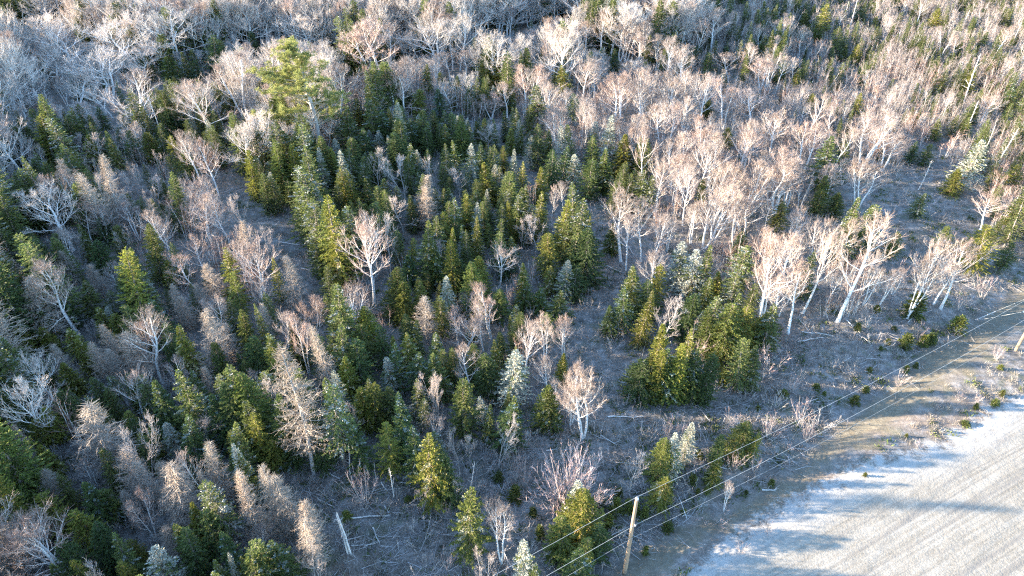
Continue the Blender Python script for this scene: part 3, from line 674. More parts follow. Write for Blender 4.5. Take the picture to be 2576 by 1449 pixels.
 (1, 2): """g 940 750 1290 260;B 1200 860 1355 240;l 1390 1090 1510 170;g 640 380 890 270;g 1280 60 420 130;y 700 -100 320 160;y 1170 220 620 250;y 870 320 640 180;y 960 330 620 130;D 955 580 830 70;y 850 690 900 120
r 1330 470 710 160;r 1390 540 760 140;R 1760 470 960 560;g 1830 800 1160 330;l 1800 700 1080 200;g 1700 1000 1300 230;k 1800 1200 1540 240;y 2220 490 840 170;r 2510 230 450 150;l 2550 380 720 140
g 2450 400 720 210;g 2470 660 910 240;s 2100 760 840 80;s 2090 830 950 130;s 2180 850 950 100;s 2240 870 970 80;s 2300 900 990 80;s 2310 1190 1275 60;s 2480 1030 1095 110;s 1310 740 865 120;s 1450 920 985 80
s 500 850 885 80;s 40 980 1045 90;g 320 290 700 190;D 20 460 710 40;D 240 600 745 30;D 360 620 870 40;g 140 0 320 190;r 790 880 1010 80;r 1150 760 880 110;r 140 640 970 260;y 600 790 960 160
D 10 1020 1300 130;y 1080 1280 1600 200;r 780 1250 1420 130;k 1960 1030 1280 200;g 200 -40 320 170;k 450 100 620 230;l 430 70 440 110;k 900 -60 380 230;k 1230 100 460 220;k 1580 -60 300 200;k 800 500 880 190
k 520 300 760 170;s 1700 1150 1280 120;s 1600 1200 1300 130;s 1500 1060 1160 90;s 2020 960 1060 100;s 1180 640 720 90;y 1740 -60 260 160;D 420 1180 1240 20;k 120 300 680 180;y 60 100 400 150;s 1960 820 900 100
s 1000 1120 1200 90;g 1830 1150 1449 170""",
 (2, 2): """g 470 300 570 210;g 560 360 530 110;k 300 400 540 110;s 140 500 565 70;g 280 540 700 130;s 90 680 760 80;s 200 680 740 90;s 190 770 820 60;s 690 700 755 60;s 490 780 815 50;s 770 40 90 90;s 1330 60 125 90
s 1020 -10 30 70;s 1410 -10 40 70;s 580 160 195 50;s 1080 40 75 40;r 380 200 340 140;r 700 230 410 170;r 960 90 270 190;r 1000 240 410 120;r 590 490 650 140;r 430 470 660 140;r 820 430 485 70;B 380 720 875 90
s 1680 410 435 30;s 1365 710 737 35;s 2130 320 348 80;s 2210 180 225 45;s 2350 150 195 70;r 2110 100 170 80;r 2230 120 180 60;r 1920 190 220 60;r 640 1100 1165 120;r 450 1240 1315 120;r 1780 470 525 80;s 2410 80 130 50
r 10 220 430 130;l 60 300 620 130;r 300 1010 1060 140;r 120 950 1010 100;s 20 920 960 60;r 800 540 620 90;s 120 780 830 50;r 190 1010 1060 80"""}

def tree_record(kind, tx, ty, v, w):
    if v < 26:
        p = ground_at(tx, ty, float(v))
        h = float(v); x, y = p[0], p[1]
    else:
        # foot lies where the plumb line through the top meets the foot row
        k = (v - ty) / (NADIR[1] - ty); bx = tx + (NADIR[0] - tx) * k
        g = ground_at(bx, v); x, y = g[0], g[1]
        d = ray(tx, ty); t = (y / d[1]) if abs(d[1]) > 1e-6 else 60
        h = CH + d[2] * t
    return x, y, h

recs = []   # dict(kind,x,y,h,w,proto,...)
FMIN = {'g': (4, 15), 'k': (4, 15), 'h': (6, 15), 'l': (4, 14), 't': (5, 15), 'B': (4, 16), 'M': (6, 16), 'y': (3, 12), 'P': (14, 22), 'x': (2.5, 9), 'r': (.8, 5), 'R': (4, 8), 's': (.5, 3.5), 'D': (1.5, 14)}
for (cx, cy), txt in TREES.items():
    for ln in txt.replace('\n', ';').split(';'):
        if not ln.strip(): continue
        k, a, b, c, w = ln.split()
        a, b, c, w = map(float, (a, b, c, w))
        tx, ty = cx * 858.67 + a / 3.0, cy * 483 + b / 3.0
        fy = c if c < 26 and (c - b) < 0 else cy * 483 + c / 3.0
        if k in ('s', 'r') and w < 100 and cy == 2: fy = cy * 483 + c / 3.0
        if not (c < 26 and c < b): fy = max(fy, 26.5)
        x, y, h = tree_record(k, tx, ty, fy, w)
        lo, hi = FMIN[k]
        if h > hi or h < lo:      # keep the top where it is seen, with a possible height
            h = min(max(h, lo), hi); p = ground_at(tx, ty, h); x, y = p[0], p[1]
        depth = proj(x, y, h * .5)[2]
        wm = (w / 3.0) * depth / F * (1.35 if k in 'BM' else 1.1)
        recs.append(dict(k=k, x=x, y=y, h=h, w=wm, hand=True))
print('surveyed trees', len(recs))

# cells of about 92 x 90 px that say what grows where; used for the trees that are not surveyed one by one
GRID = """
kpppppppppppppppsppqqqyyyyyy
pppnnnpppspppnppppqqqqyyxyyy
pppnsnpnpbnbnsbbbbbbxxxxxyzy
nggnssnnpssssssbbbbbbxxxxxzz
ngmmmbmssssssssssgbbbbbbxozz
smmmmbossssssssgssbbbbboooozz
smmbbbmogsmgggmgoobbmbbgooogz
tmtggmbogbbgggggogogmbbbobooo
tmtgmmtmogosgggggooggmbbooorrr
tmtggtttogossgbbgooggoooooorrr
ttgggtgtssssssgbbooggooorrrrrf
mtmgssssmssgssogboooooorrrrrff
mggttgssosogossooogooorrrrffff
ggtttttooooosoooooorrrffffffff
ggttttgtoooooogoooorrffffffff
mgmgkkgsoooooosooorffffffffff
""".split()
DENS = {'p': ('MMMMMBBk', .09, (9.5, 14.5)), 'n': ('MMkkBkM', .09, (8, 13)), 'q': ('BBxggx', .12, (5, 9)), 'y': ('gggxxxxB', .17, (3.5, 6.5)), 'x': ('xxxxxxxxBg', .26, (3.2, 6.0)),
        'z': ('gxxkx', .15, (3, 6)), 'b': ('BBBxx', .09, (5.5, 11)), 's': ('kkkgkglhk', .13, (6.5, 13)), 'g': ('gkgkgBh', .10, (6, 12.5)), 'm': ('Bygktxg', .10, (5.5, 12)),
        't': ('ttgkkyghg', .095, (6.5, 13)), 'k': ('kkkg', .12, (6, 11)), 'o': ('', 0, (0, 0)), 'r': ('', 0, (0, 0)), 'f': ('', 0, (0, 0))}
def cell(px, py):
    r = min(max(int(py / 90.6), 0), 15); row = GRID[r]
    c = min(max(int(px / 92.0), 0), len(row) - 1)
    return row[c]

OPEN = [np.array(a, float) for a in (
    [(1455, 500), (1530, 490), (1540, 600), (1595, 640), (1565, 720), (1505, 850), (1565, 900), (1625, 1010), (1600, 1110), (1500, 1130), (1480, 960), (1440, 880), (1480, 700), (1455, 600)],
    [(690, 590), (785, 575), (800, 700), (770, 870), (715, 850), (700, 680)],
    [(570, 290), (620, 295), (615, 350), (540, 360)], [(2230, 460), (2420, 440), (2440, 560), (2280, 580)],
    [(760, 1190), (1120, 1230), (1130, 1449), (830, 1449), (780, 1300)])]
def in_open(px, py):
    for P in OPEN:
        c = False; n = len(P); j = n - 1
        for i in range(n):
            if (P[i, 1] > py) != (P[j, 1] > py) and px < (P[j, 0] - P[i, 0]) * (py - P[i, 1]) / (P[j, 1] - P[i, 1]) + P[i, 0]: c = not c
            j = i
        if c: return True
    return False
hand = list(recs)
hb = []   # picture boxes of the surveyed trees
for q in hand:
    a = proj(q['x'], q['y'], q['h']); b = proj(q['x'], q['y'], 0); hw = q['w'] * .5 * F / a[2]
    hb.append((a[0], a[1], b[1], hw, a[2], q['x'], q['y']))
HB = np.array(hb)
gridpts = {}
def near_ok(x, y, dmin):
    cx, cy = int(x // 3), int(y // 3)
    for i in (-1, 0, 1):
        for j in (-1, 0, 1):
            for (a, b, d) in gridpts.get((cx + i, cy + j), ()):
                if (a - x) ** 2 + (b - y) ** 2 < max(dmin, d) ** 2 * .8: return False
    return True
def add_pt(x, y, d): gridpts.setdefault((int(x // 3), int(y // 3)), []).append((x, y, d))
for q in hand: add_pt(q['x'], q['y'], min(1.2, q['w'] * .3))
NT = 110000
cand = np.stack([rng.uniform(-190, 190, NT), rng.uniform(8, 245, NT)], 1)
candd = sdist(cand, LFTW)
for (x, y), dl in zip(cand, candd):
    if dl > -1.5: continue
    px0, py0, dep0 = proj(x, y, 0)
    if px0 < -1000 or px0 > 2900: continue
    px, py, dep = proj(x, y, 5.0)
    c = cell(px, py)
    kinds, den, (h0, h1) = DENS[c]
    if c in 'orf' or rng.random() > den * 3.9: continue
    cb = cell(px0, py0)
    if cb in 'orf' and 0 < px0 < 2576: continue
    k = kinds[rng.integers(len(kinds))]
    h = rng.uniform(h0, h1) * (.75 if k == 'x' and c in 'bqgm' else 1)
    tx, ty, td = proj(x, y, h)
    if cell(tx, ty) in 'o' and rng.random() < .8: continue
    if in_open(px0, py0) or in_open(tx, ty) or in_open((px0 + tx) / 2, (py0 + ty) / 2) or in_open(px0 * .75 + tx * .25, py0 * .75 + ty * .25): continue
    # do not stand in front of a surveyed tree's upper part
    infr = (np.abs(HB[:, 0] - tx) < HB[:, 3] * .8 + 6) & (ty < HB[:, 1] + (HB[:, 2] - HB[:, 1]) * .62) & (py0 > HB[:, 2] + 2) & (HB[:, 1] < py0)
    if infr.any():
        h2 = h * .6
        ty2 = proj(x, y, h2)[1]
        infr = (np.abs(HB[:, 0] - tx) < HB[:, 3] * .8 + 6) & (ty2 < HB[:, 1] + (HB[:, 2] - HB[:, 1]) * .62) & (py0 > HB[:, 2] + 2) & (HB[:, 1] < py0)
        if infr.any() or h2 < 3: continue
        h = h2
    dm = .8 if k in 'x' else (1.25 if k in 'gklth' else 1.5)
    if not near_ok(x, y, dm): continue
    add_pt(x, y, dm)
    p = PROTO[PK.get(k, k)][0]
    ratio = {'M': .74, 'B': .54, 'x': .54, 'g': .33, 'k': .38, 'l': .33, 't': .33, 'y': .45, 'h': .32}[k] * rng.uniform(.8, 1.2)
    recs.append(dict(k=k, x=x, y=y, h=h, w=h * ratio, hand=False))
print('all trees', len(recs))

for q in recs:
    pk = PK.get(q['k'], q['k'])
    q['pi'] = int(rng.integers(len(PROTO[pk]))); q['rz'] = rng.uniform(0, 2 * pi) if pk != 'P' else 0.0
    P = PROTO[pk][q['pi']]
    sz = q['h'] / P['H']; sx = q['w'] / P['W']
    if pk == 's' and q['hand']: sx *= .8
    if pk not in ('s', 'r', 'R'): sx = min(max(sx, .55 * sz), (2.1 if q['hand'] else 1.6) * sz)
    sx = min(max(sx, .25 * sz), 2.6 * sz)
    q['s'] = (sx, sx, sz)
    q['z'] = th(q['x'], q['y']) - 0.05
    q['tint'] = TINT[q['k']][int(rng.integers(len(TINT[q['k']])))]
    q['lean'] = (rng.normal(0, .045), rng.normal(0, .045))
    px, py, dep = proj(q['x'], q['y'], q['h'] * .6)
    q['px'], q['py'], q['size'] = px, py, q['h'] * q['w'] / dep ** 2
    q['inview'] = (-20 < px < 2596) and (-60 < py < 1500)
# ---------------------------------------------------------------- ground
def axis(lo, hi, step, far_lo, far_hi):
    mid = np.arange(lo, hi + .01, step)
    def tail(s, e):
        out = []; d = step; p = s
        while abs(p - s) < abs(e - s): d *= 1.35; p = p + d * np.sign(e - s); out.append(p)
        return np.array(out)
    return np.concatenate([tail(lo, far_lo)[::-1], mid, tail(hi, far_hi)])
GX = axis(-150, 150, 1.0, -2500, 2500); GY = axis(6, 215, 1.0, -1500, 3500)
XX, YY = np.meshgrid(GX, GY); xx, yy = XX.ravel(), YY.ravel()
PP = np.stack([xx, yy], 1)
DL, DR, DF = sdist(PP, LFTW), sdist(PP, RGTW), sdist(PP, FLDW)
ZZ = terrain(xx, yy)
far = np.clip((np.hypot(xx, yy - 100) - 220) / 400, 0, 1); ZZ = ZZ * (1 - far)
a, b = FLDW[2], FLDW[-3]; rd = (b - a) / np.linalg.norm(b - a)
nx, ny = len(GX), len(GY)
i, j = np.meshgrid(np.arange(nx - 1), np.arange(ny - 1)); v0 = (j * nx + i).ravel()
Q = np.stack([v0, v0 + 1, v0 + nx + 1, v0 + nx], 1)
qf = DF[Q].mean(1); qg = np.minimum(DL, -DF)[Q].mean(1)
zone = np.where(qf > 0, 2, np.where(qg > 0, 1, 0))
for zi, nm in enumerate(('forest_floor', 'road_bank', 'gravel_road')):
    f = Q[zone == zi]; u, inv = np.unique(f, return_inverse=True); f2 = inv.reshape(f.shape)
    me = mesh_from(nm, np.stack([xx[u], yy[u], ZZ[u]], 1), [f2], [M['ground']], smooth=True)
    for an, val in (('gravel', np.minimum(DL, -DR)[u]), ('field', DF[u])):
        at = me.attributes.new(an, 'FLOAT', 'POINT'); at.data.foreach_set('value', np.clip(val, -60, 60).astype(np.float32))
    at = me.attributes.new('trackv', 'FLOAT_VECTOR', 'POINT')
    tv = np.stack([PP[u] @ rd, PP[u] @ np.array([-rd[1], rd[0]]), np.zeros(len(u))], 1)
    at.data.foreach_set('vector', tv.astype(np.float32).ravel())
    o = bpy.data.objects.new(nm, me); COL.objects.link(o); o['kind'] = 'structure'

# ---------------------------------------------------------------- labels: where a tree stands, told from things one can find
LMS = [(715, 230, 'the big lone pine'), (905, 640, 'the big birch by the small clearing'), (1195, 1310, 'the lone spruce above the wires'),
       (1460, 1200, 'the wide pink twigged bush'), (1590, 1340, 'the near utility pole'), (1985, 680, 'the bright birch pair'), (2180, 680, 'the wide forked roadside birch'),
       (2330, 690, 'the leaning roadside birch clump'), (2200, 400, 'the red tipped leaning birch'), (2440, 200, 'the tall white snag'), (330, 290, 'the pale leaning birch clump'),
       (500, 260, 'the forked birch over the dark gap'), (1565, 400, 'the bright yellow green spruce'), (1490, 1020, 'the white birch above the pink bush'), (1060, 500, 'the pale tamarack in mid wood'),
       (1410, 160, 'the dark gap in the pale canopy'), (1180, 410, 'the pale lichened spruce'), (520, 560, 'the paired round birches'), (100, 560, 'the wide grey maple at left'),
       (1040, 1300, 'the slash strewn clearing'), (850, 1360, 'the snag by the clearing'), (720, 960, 'the big tan tamarack pair'), (560, 1240, 'the row of leaning tamaracks'), (100, 1390, 'the big lower left birch'),
       (1500, 640, 'the long bare strip'), (2080, 860, 'the pale slash by the road'), (1640, 800, 'the bright slim spruce'), (1850, 840, 'the dark spruce clump'),
       (1650, 950, 'the spruce clump above the wires'), (1370, 560, 'the tall spruce pair'), (1280, 920, 'the shaggy lichened spruce'), (300, 720, 'the bright spruce stand'), (40, 1180, 'the left edge spruces'),
       (60, 40, 'the top left corner'), (450, 130, 'the dark hollow in the canopy'), (950, 80, 'the white limbed top birches'), (2080, 60, 'the bright young spruces'), (2500, 60, 'the top right corner'),
       (2000, 200, 'the reddish young growth'), (1330, 200, 'the round crowned birch'), (1590, 230, 'the tall narrow birch'), (1720, 360, 'the pink thicket'), (1880, 1090, 'the small spruce under the wires'),
       (1190, 800, 'the crooked birch group'), (1360, 840, 'the twin birches over the hollow'), (1110, 950, 'the thin grey shaded tree'), (300, 1250, 'the rusty tamaracks'), (770, 640, 'the tall spruce column'),
       (2480, 450, 'the green bushes at right'), (600, 700, 'the pink broom of twigs'), (1750, 150, 'the top middle birches'), (200, 120, 'the pale upper left canopy'), (930, 430, 'the dark spruce stand'),
       (2250, 180, 'the brown growth below the spruces'), (2200, 280, 'the open pink saplings'), (2050, 330, 'the leaning white birch'), (1850, 300, 'the tangled grey birch'), (2350, 340, 'the reddish sapling patch'),
       (2540, 300, 'the right edge snags'), (2400, 440, 'the grey bare patch'), (1900, 400, 'the fan of white stems'), (1750, 520, 'the pink birch screen'), (1980, 460, 'the brightest fan birch'), (2100, 500, 'the pale stem by the grey patch'),
       (1650, 480, 'the tall pink birch beside the spruces'), (2250, 80, 'the white stems at the top'), (2420, 120, 'the green patch at upper right'), (1900, 120, 'the peach coloured saplings'), (700, 60, 'the top edge canopy'), (300, 60, 'the hazy grey crowns'),
       (70, 220, 'the left edge pale crowns'), (1120, 260, 'the small bright lone spruce'), (2500, 560, 'the right edge spruce bushes'), (2480, 920, 'the roadside scrub'), (2050, 1030, 'the verge under the wires'), (1750, 1250, 'the scrub beside the pole'), (2250, 1100, 'the field edge')]
ADJ = {'B': ['bare birch with white limbs', 'leafless birch with pinkish twigs', 'pale bare birch'], 'M': ['broad bare grey tree', 'wide leafless tree with grey limbs', 'bare spreading hardwood'],
       'y': ['small bare grey tree', 'thin leafless young tree', 'sparse bare sapling'], 'g': ['sun-toned yellow-green spruce', 'sunlit green spruce', 'sun-bright green spruce'], 'k': ['shade-toned dark-green spruce', 'shaded deep green spruce', 'shade-dark spruce'],
       'h': ['tall thin crowned spruce with bare lower trunk'], 'l': ['spruce hung with grey lichen', 'pale lichen grey spruce'], 't': ['bare tan tamarack', 'leafless brown tamarack cone', 'tan feathery tamarack'],
       'P': ['large pine with clumped light green needles'], 'x': ['clump of thin bare young birches', 'low thicket of pink brown stems', 'cluster of leafless birch stems'], 'r': ['low bare shrub with reddish twigs', 'small red twigged shrub'],
       'R': ['wide fan of bare pink stems from one root'], 's': ['low round evergreen bush', 'small green spruce bush', 'knee high evergreen seedling'], 'D': ['dead white snag', 'bare broken trunk', 'bleached dead stem']}
used = {}
def relation(dx, dy):
    a = atan2(-dy, dx) * 180 / pi
    dirs = ['right of', 'behind and right of', 'behind', 'behind and left of', 'left of', 'in front of and left of', 'in front of', 'in front of and right of']
    return dirs[int(((a + 360 + 22.5) % 360) // 45)]
def make_label(q, first=None):
    hs = q['h']; px, py = q['px'], q['py']
    k = q['k']
    size = '' if k in 'rsR' else ('very tall ' if hs > 12.5 else 'tall ' if hs > 10 else 'mid height ' if hs > 7 else 'short ')
    ratio = q['s'][0] / q['s'][2]
    shape = 'slender ' if ratio < .8 else 'broad ' if ratio > 1.3 and k != 'M' else ''
    ds = sorted(((px - lx) ** 2 + (py - ly) ** 2, lx, ly, n) for lx, ly, n in LMS)[:6]
    base = ADJ[k][0] if first is None else first
    opts = [base] + [a for a in ADJ[k] if a != base]
    words = ['immediately ', 'just ', 'a little ', 'some way ', 'well ', 'far ']
    nw = lambda t: len(t.split())
    for D, lx, ly, n in ds:
        d = sqrt(D); w = words[int(np.searchsorted([30, 60, 95, 140, 200], d))]
        rel = relation(px - lx, py - ly)
        for pre in (size, size + shape if shape else None):
            if pre is None: continue
            for o_ in opts[:1]:
                short_ = o_.replace(' with white limbs', '').replace(' with pinkish twigs', '').replace(' with bare lower trunk', '')
                for t in (f'{pre}{o_} {w}{rel} {n}', f'{pre}{short_} {w}{rel} {n}', f'{pre}{short_} {rel} {n}'):
                    if nw(t) <= 16:
                        if t not in used:
                            used[t] = [px, py]; return t
                        break
    short_ = opts[0].replace(' with white limbs', '').replace(' with pinkish twigs', '').replace(' with bare lower trunk', '').replace(' with grey limbs', '').replace(' with clumped light green needles', '').replace(' with reddish twigs', '').replace('clump of thin bare young birches', 'thin birch clump')
    for D, lx, ly, n in ds:
        d = sqrt(D); w = words[int(np.searchsorted([30, 60, 95, 140, 200], d))]
        for o_ in opts[::-1]:
            t = f'{size}{o_} {w}{relation(px - lx, py - ly)} {n}'
            if t not in used and nw(t) <= 16:
                used[t] = [px, py]; return t
    t = f'{short_} {relation(px - ds[0][1], py - ds[0][2])} {ds[0][3]}'
    used[t] = 1
    return t

def thing(name, label, cat, loc, group=None, rot=(0, 0, 0), scale=(1, 1, 1)):
    o = bpy.data.objects.new(name, None); COL.objects.link(o)
    o.location = loc; o.rotation_euler = rot; o.scale = scale; o.empty_display_size = .3
    o['label'] = label; o['category'] = cat
    if group: o['group'] = group
    return o
def part(name, me, parent, color=None):
    o = bpy.data.objects.new(name, me); COL.objects.link(o); o.parent = parent
    if color: o.color = (*color, 1)
    return o

SPECIAL = {}
CAP = {'birch': 285, 'maple': 150, 'sapling': 110, 'spruce': 298, 'lichen spruce': 90, 'tamarack': 140, 'thicket': 230, 'shrub': 90, 'evergreen bush': 120, 'snag': 60, 'pine': 5}
recs.sort(key=lambda q: (-int(q['inview']), -int(q['hand']), -q['size']))
cnt = {}; stuff = {}
birchlike = lambda k: k
for q in recs:
    k = q['k']; c = CATS[k]
    lim = CAP[c]
    if q['inview'] and cnt.get(c, 0) < lim:
        cnt[c] = cnt.get(c, 0) + 1
        pk = PK.get(k, k); P = PROTO[pk][q['pi']]
        small = q['size'] * F * F / 6.3 < 180
        t = thing(NAMES[k], make_label(q), c, (q['x'], q['y'], q['z']), GROUPS[k], (q['lean'][0], q['lean'][1], q['rz']), q['s'])
        tn, cn = ('stem', 'twigs') if k in 'xrR' else ('trunk', 'branch' if k == 'D' else 'crown')
        part(tn, P['trunk'], t, (1, 1, 1)); part(cn, P['crown'], t, q['tint'])
    else:
        stuff.setdefault(k, []).append(q)
print('individuals', cnt, 'rest', {k: len(v) for k, v in stuff.items()}, 'shared labels', len([1 for v in used.values() if v == 1]))

# ---------------------------------------------------------------- the rest of each kind: one object per kind, instanced on points
def scatter_tree(nt_name, coll):
    ng = bpy.data.node_groups.new(nt_name, 'GeometryNodeTree')
    ng.interface.new_socket('Geometry', in_out='INPUT', socket_type='NodeSocketGeometry')
    ng.interface.new_socket('Geometry', in_out='OUTPUT', socket_type='NodeSocketGeometry')
    gi = ng.nodes.new('NodeGroupInput'); go = ng.nodes.new('NodeGroupOutput')
    ci = ng.nodes.new('GeometryNodeCollectionInfo'); ci.inputs['Collection'].default_value = coll
    ci.inputs['Separate Children'].default_value = True; ci.inputs['Reset Children'].default_value = True
    ip = ng.nodes.new('GeometryNodeInstanceOnPoints'); ip.inputs['Pick Instance'].default_value = True
    def na(n, t):
        a = ng.nodes.new('GeometryNodeInputNamedAttribute'); a.data_type = t; a.inputs['Name'].default_value = n; return a.outputs[0]
    e2r = ng.nodes.new('FunctionNodeEulerToRotation')
    ng.links.new(na('rot', 'FLOAT_VECTOR'), e2r.inputs[0])
    ng.links.new(gi.outputs[0], ip.inputs['Points']); ng.links.new(ci.outputs[0], ip.inputs['Instance'])
    ng.links.new(na('pick', 'INT'), ip.inputs['Instance Index']); ng.links.new(e2r.outputs[0], ip.inputs['Rotation'])
    ng.links.new(na('scl', 'FLOAT_VECTOR'), ip.inputs['Scale'])
    ng.links.new(ip.outputs[0], go.inputs[0])
    return ng
def scatter(name, label, meshes, tints, pts, rots, scls, picks):
    coll = bpy.data.collections.new(name + '_kinds')
    for n, (me, tn) in enumerate([(m, t) for m in meshes for t in tints]):
        o = bpy.data.objects.new(f'{name}_kind_{n:02d}', me); o.color = (*tn, 1); coll.objects.link(o)
    me = bpy.data.meshes.new(name); pts = np.asarray(pts, np.float32)
    me.vertices.add(len(pts)); me.vertices.foreach_set('co', pts.ravel())
    for an, val in (('rot', rots), ('scl', scls)):
        at = me.attributes.new(an, 'FLOAT_VECTOR', 'POINT'); at.data.foreach_set('vector', np.asarray(val, np.float32).ravel())
    at = me.attributes.new('pick', 'INT', 'POINT'); at.data.foreach_set('value', np.asarray(picks, np.int32))
    o = bpy.data.objects.new(name, me); COL.objects.link(o); o['kind'] = 'stuff'; o['label'] = label; o['category'] = label.split(' of ')[0][-20:] if False else 'undergrowth'
    md = o.modifiers.new('scatter', 'NODES'); md.node_group = scatter_tree(name, coll)
    return o
SN = {'B': ('birch_woods', 'far and filling bare birches of the wood'), 'M': ('maple_woods', 'pale mass of bare hardwoods in the far wood'), 'y': ('sapling_growth', 'bare grey saplings between the trees'),
      'g': ('spruce_woods', 'green spruces filling the wood'), 'k': ('shade_toned_spruce_woods', 'shade-toned dark spruces filling the shaded wood'), 'h': ('tall_spruce_woods', 'tall spruces filling the wood'), 'l': ('lichen_spruce_woods', 'lichened spruces filling the wood'),
      't': ('tamarack_woods', 'tan tamaracks filling the wood'), 'x': ('thicket_growth', 'dense young birch growth of the far slope'), 'D': ('snag_woods', 'dead stems in the wood'), 's': ('bush_growth', 'low evergreen bushes'),
      'r': ('shrub_growth', 'low red shrubs'), 'R': ('bush_growth', 'shrubs'), 'P': ('pine_woods', 'pines')}
WHOLE = {}
for k, L in stuff.items():
    pk = PK.get(k, k)
    if pk not in WHOLE: WHOLE[pk] = [P['whole'].mesh('tree_kind') for P in PROTO[pk]]
    T = TINT[k]
    o = scatter(*SN[k], WHOLE[pk], T, [(q['x'], q['y'], q['z']) for q in L], [(q['lean'][0], q['lean'][1], q['rz']) for q in L], [q['s'] for q in L],
                [q['pi'] * len(T) + int(rng.integers(len(T))) for q in L])
    o['category'] = 'woods'

# ---------------------------------------------------------------- undergrowth, slash, dry grass
def zone_of(n, boost):
    """points over the ground that the picture shows, weighted by what grows there"""
    out = []
    while len(out) < n:
        px, py = rng.uniform(-350, 2750), 1560 - (rng.random() ** .8) * 1600
        p = ground_at(px, max(py, -10)); c = cell(px, py)
        if rng.random() < boost.get(c, boost['*']): out.append((p[0], p[1], px, py))
    return out
us = []
for s in range(4):
    g1, g2 = thicket(200 + s, H=1.3, stems=9, spread=1.2, bark='greytwig', twig='greytwig', nb=4, ntw=3, tw=.009, r=.011, fan=.5, rad0=.5, twl=.22)
    g = Geo()
    for a in (g1, g2):
        for kk, v in a.seg.items(): g.seg.setdefault(kk, []).extend(v)
    us.append(g.mesh('twiggy_brush'))
Z = zone_of(7000, {'o': .16, 'r': .03, 'f': .0, '*': .8})
Z = [z for z in Z if sdist(np.array([[z[0], z[1]]]), LFTW)[0] < .5]
n = len(Z); xs = np.array([z[0] for z in Z]); ys = np.array([z[1] for z in Z]); sc = rng.uniform(.5, 1.6, n)
o = scatter('undergrowth', 'bare grey twiggy brush under and between the trees', us, [(1, .95, .95), (1.0, .85, .8), (.8, .8, .85)], np.stack([xs, ys, terrain(xs, ys)], 1),
            np.stack([rng.normal(0, .2, n), rng.normal(0, .2, n), rng.uniform(0, 6.28, n)], 1), np.stack([sc, sc, sc * rng.uniform(.5, 1.2, n)], 1), rng.integers(0, 12, n))

# slash: thousands of cut and fallen sticks
Z = zone_of(20000, {'o': 1.0, 'r': .10, 'f': .0, '*': .22})
xs = np.array([z[0] for z in Z]); ys = np.array([z[1] for z in Z])
dl = sdist(np.stack([xs, ys], 1), LFTW); keep = (dl < -.3) | (rng.random(len(dl)) < .04); keep &= sdist(np.stack([xs, ys], 1), FLDW) < -1; xs, ys = xs[keep], ys[keep]
# gather in heaps
g0 = rng.integers(0, len(xs), len(xs)); m = rng.random(len(xs)) < .55
hx = np.floor(xs / 4) * 4 + 2 + np.sin(np.floor(ys / 4) * 5) ; hy = np.floor(ys / 4) * 4 + 2 + np.cos(np.floor(xs / 4) * 7)
xs = np.where(m, hx + rng.normal(0, .9, len(xs)), xs); ys = np.where(m, hy + rng.normal(0, .9, len(xs)), ys)
th0 = np.sin(hx * 3.1 + hy * 1.7) * 3
ang = np.where(m, th0 + rng.normal(0, .5, len(xs)), rng.uniform(0, pi, len(xs)))
L = np.clip(rng.lognormal(-.05, .55, len(xs)), .25, 4.0); r = (.009 + .008 * L * rng.uniform(.5, 1.2, len(xs)))
zz = terrain(xs, ys) + .03 + rng.random(len(xs)) ** 2 * .30
dz = rng.normal(0, .12, len(xs)) * L
d = np.stack([np.cos(ang) * L / 2, np.sin(ang) * L / 2, dz / 2], 1); c0 = np.stack([xs, ys, zz], 1)
g = Geo(); mid = c0 + rng.normal(0, .04, (len(xs), 3)) * L[:, None]
M['stick'] = tree_mat('slash_sticks', [(0, (.20, .17, .15)), (.5, (.36, .33, .31)), (1, (.56, .53, .51))], tint=False)
g.segs('stick', c0 - d, mid, r, r * .8); g.segs('stick', mid, c0 + d, r * .8, r * .35)
b1 = nrm(d + rng.normal(0, .6, d.shape) * L[:, None] * .5) * L[:, None] * .3; b1[:, 2] = np.abs(b1[:, 2]) * .5
g.segs('stick', mid, mid + b1, r * .5, r * .25)
o = bpy.data.objects.new('slash_debris', g.mesh('slash_debris')); COL.objects.link(o); o['kind'] = 'stuff'; o['label'] = 'grey slash and fallen sticks strewn over the forest floor'; o['category'] = 'debris'

# dry grass and low ground cover
def tuft(seed, n, h, w, mat, sp):
    R = np.random.default_rng(seed); g = Geo()
    P = np.stack([R.normal(0, sp, n), R.normal(0, sp, n), np.zeros(n)], 1); D = nrm(np.stack([R.normal(0, .5, n), R.normal(0, .5, n), np.ones(n)], 1)) * h * R.uniform(.5, 1.2, (n, 1))
    Wd = nrm(np.cross(D, R.normal(0, 1, (n, 3)))); g.blades(mat, P, D, Wd, np.full(n, w)); return g.mesh('tuft')
M['drygrass'] = tree_mat('dry_grass', [(0, (.17, .14, .11)), (.5, (.27, .235, .19)), (1, (.38, .34, .29))])
M['lowgreen'] = tree_mat('low_evergreens', [(0, (.05, .07, .02)), (.5, (.09, .12, .035)), (1, (.15, .17, .06))])
gm = [tuft(300, 34, .28, .011, 'drygrass', .25), tuft(301, 26, .38, .010, 'drygrass', .18), tuft(302, 30, .28, .035, 'lowgreen', .2)]
Z = zone_of(11000, {'o': .9, 'r': .5, 'f': .0, '*': .35})
xs = np.array([z[0] for z in Z]); ys = np.array([z[1] for z in Z])
PPz = np.stack([xs, ys], 1); dl = sdist(PPz, LFTW); dr = sdist(PPz, RGTW); df = sdist(PPz, FLDW)
keep = ((dl < -.5) | ((dr > 1.0) & (df < 0)) | (rng.random(len(xs)) < .015)) & (df < 1.0); xs, ys, dl = xs[keep], ys[keep], dl[keep]; n = len(xs)
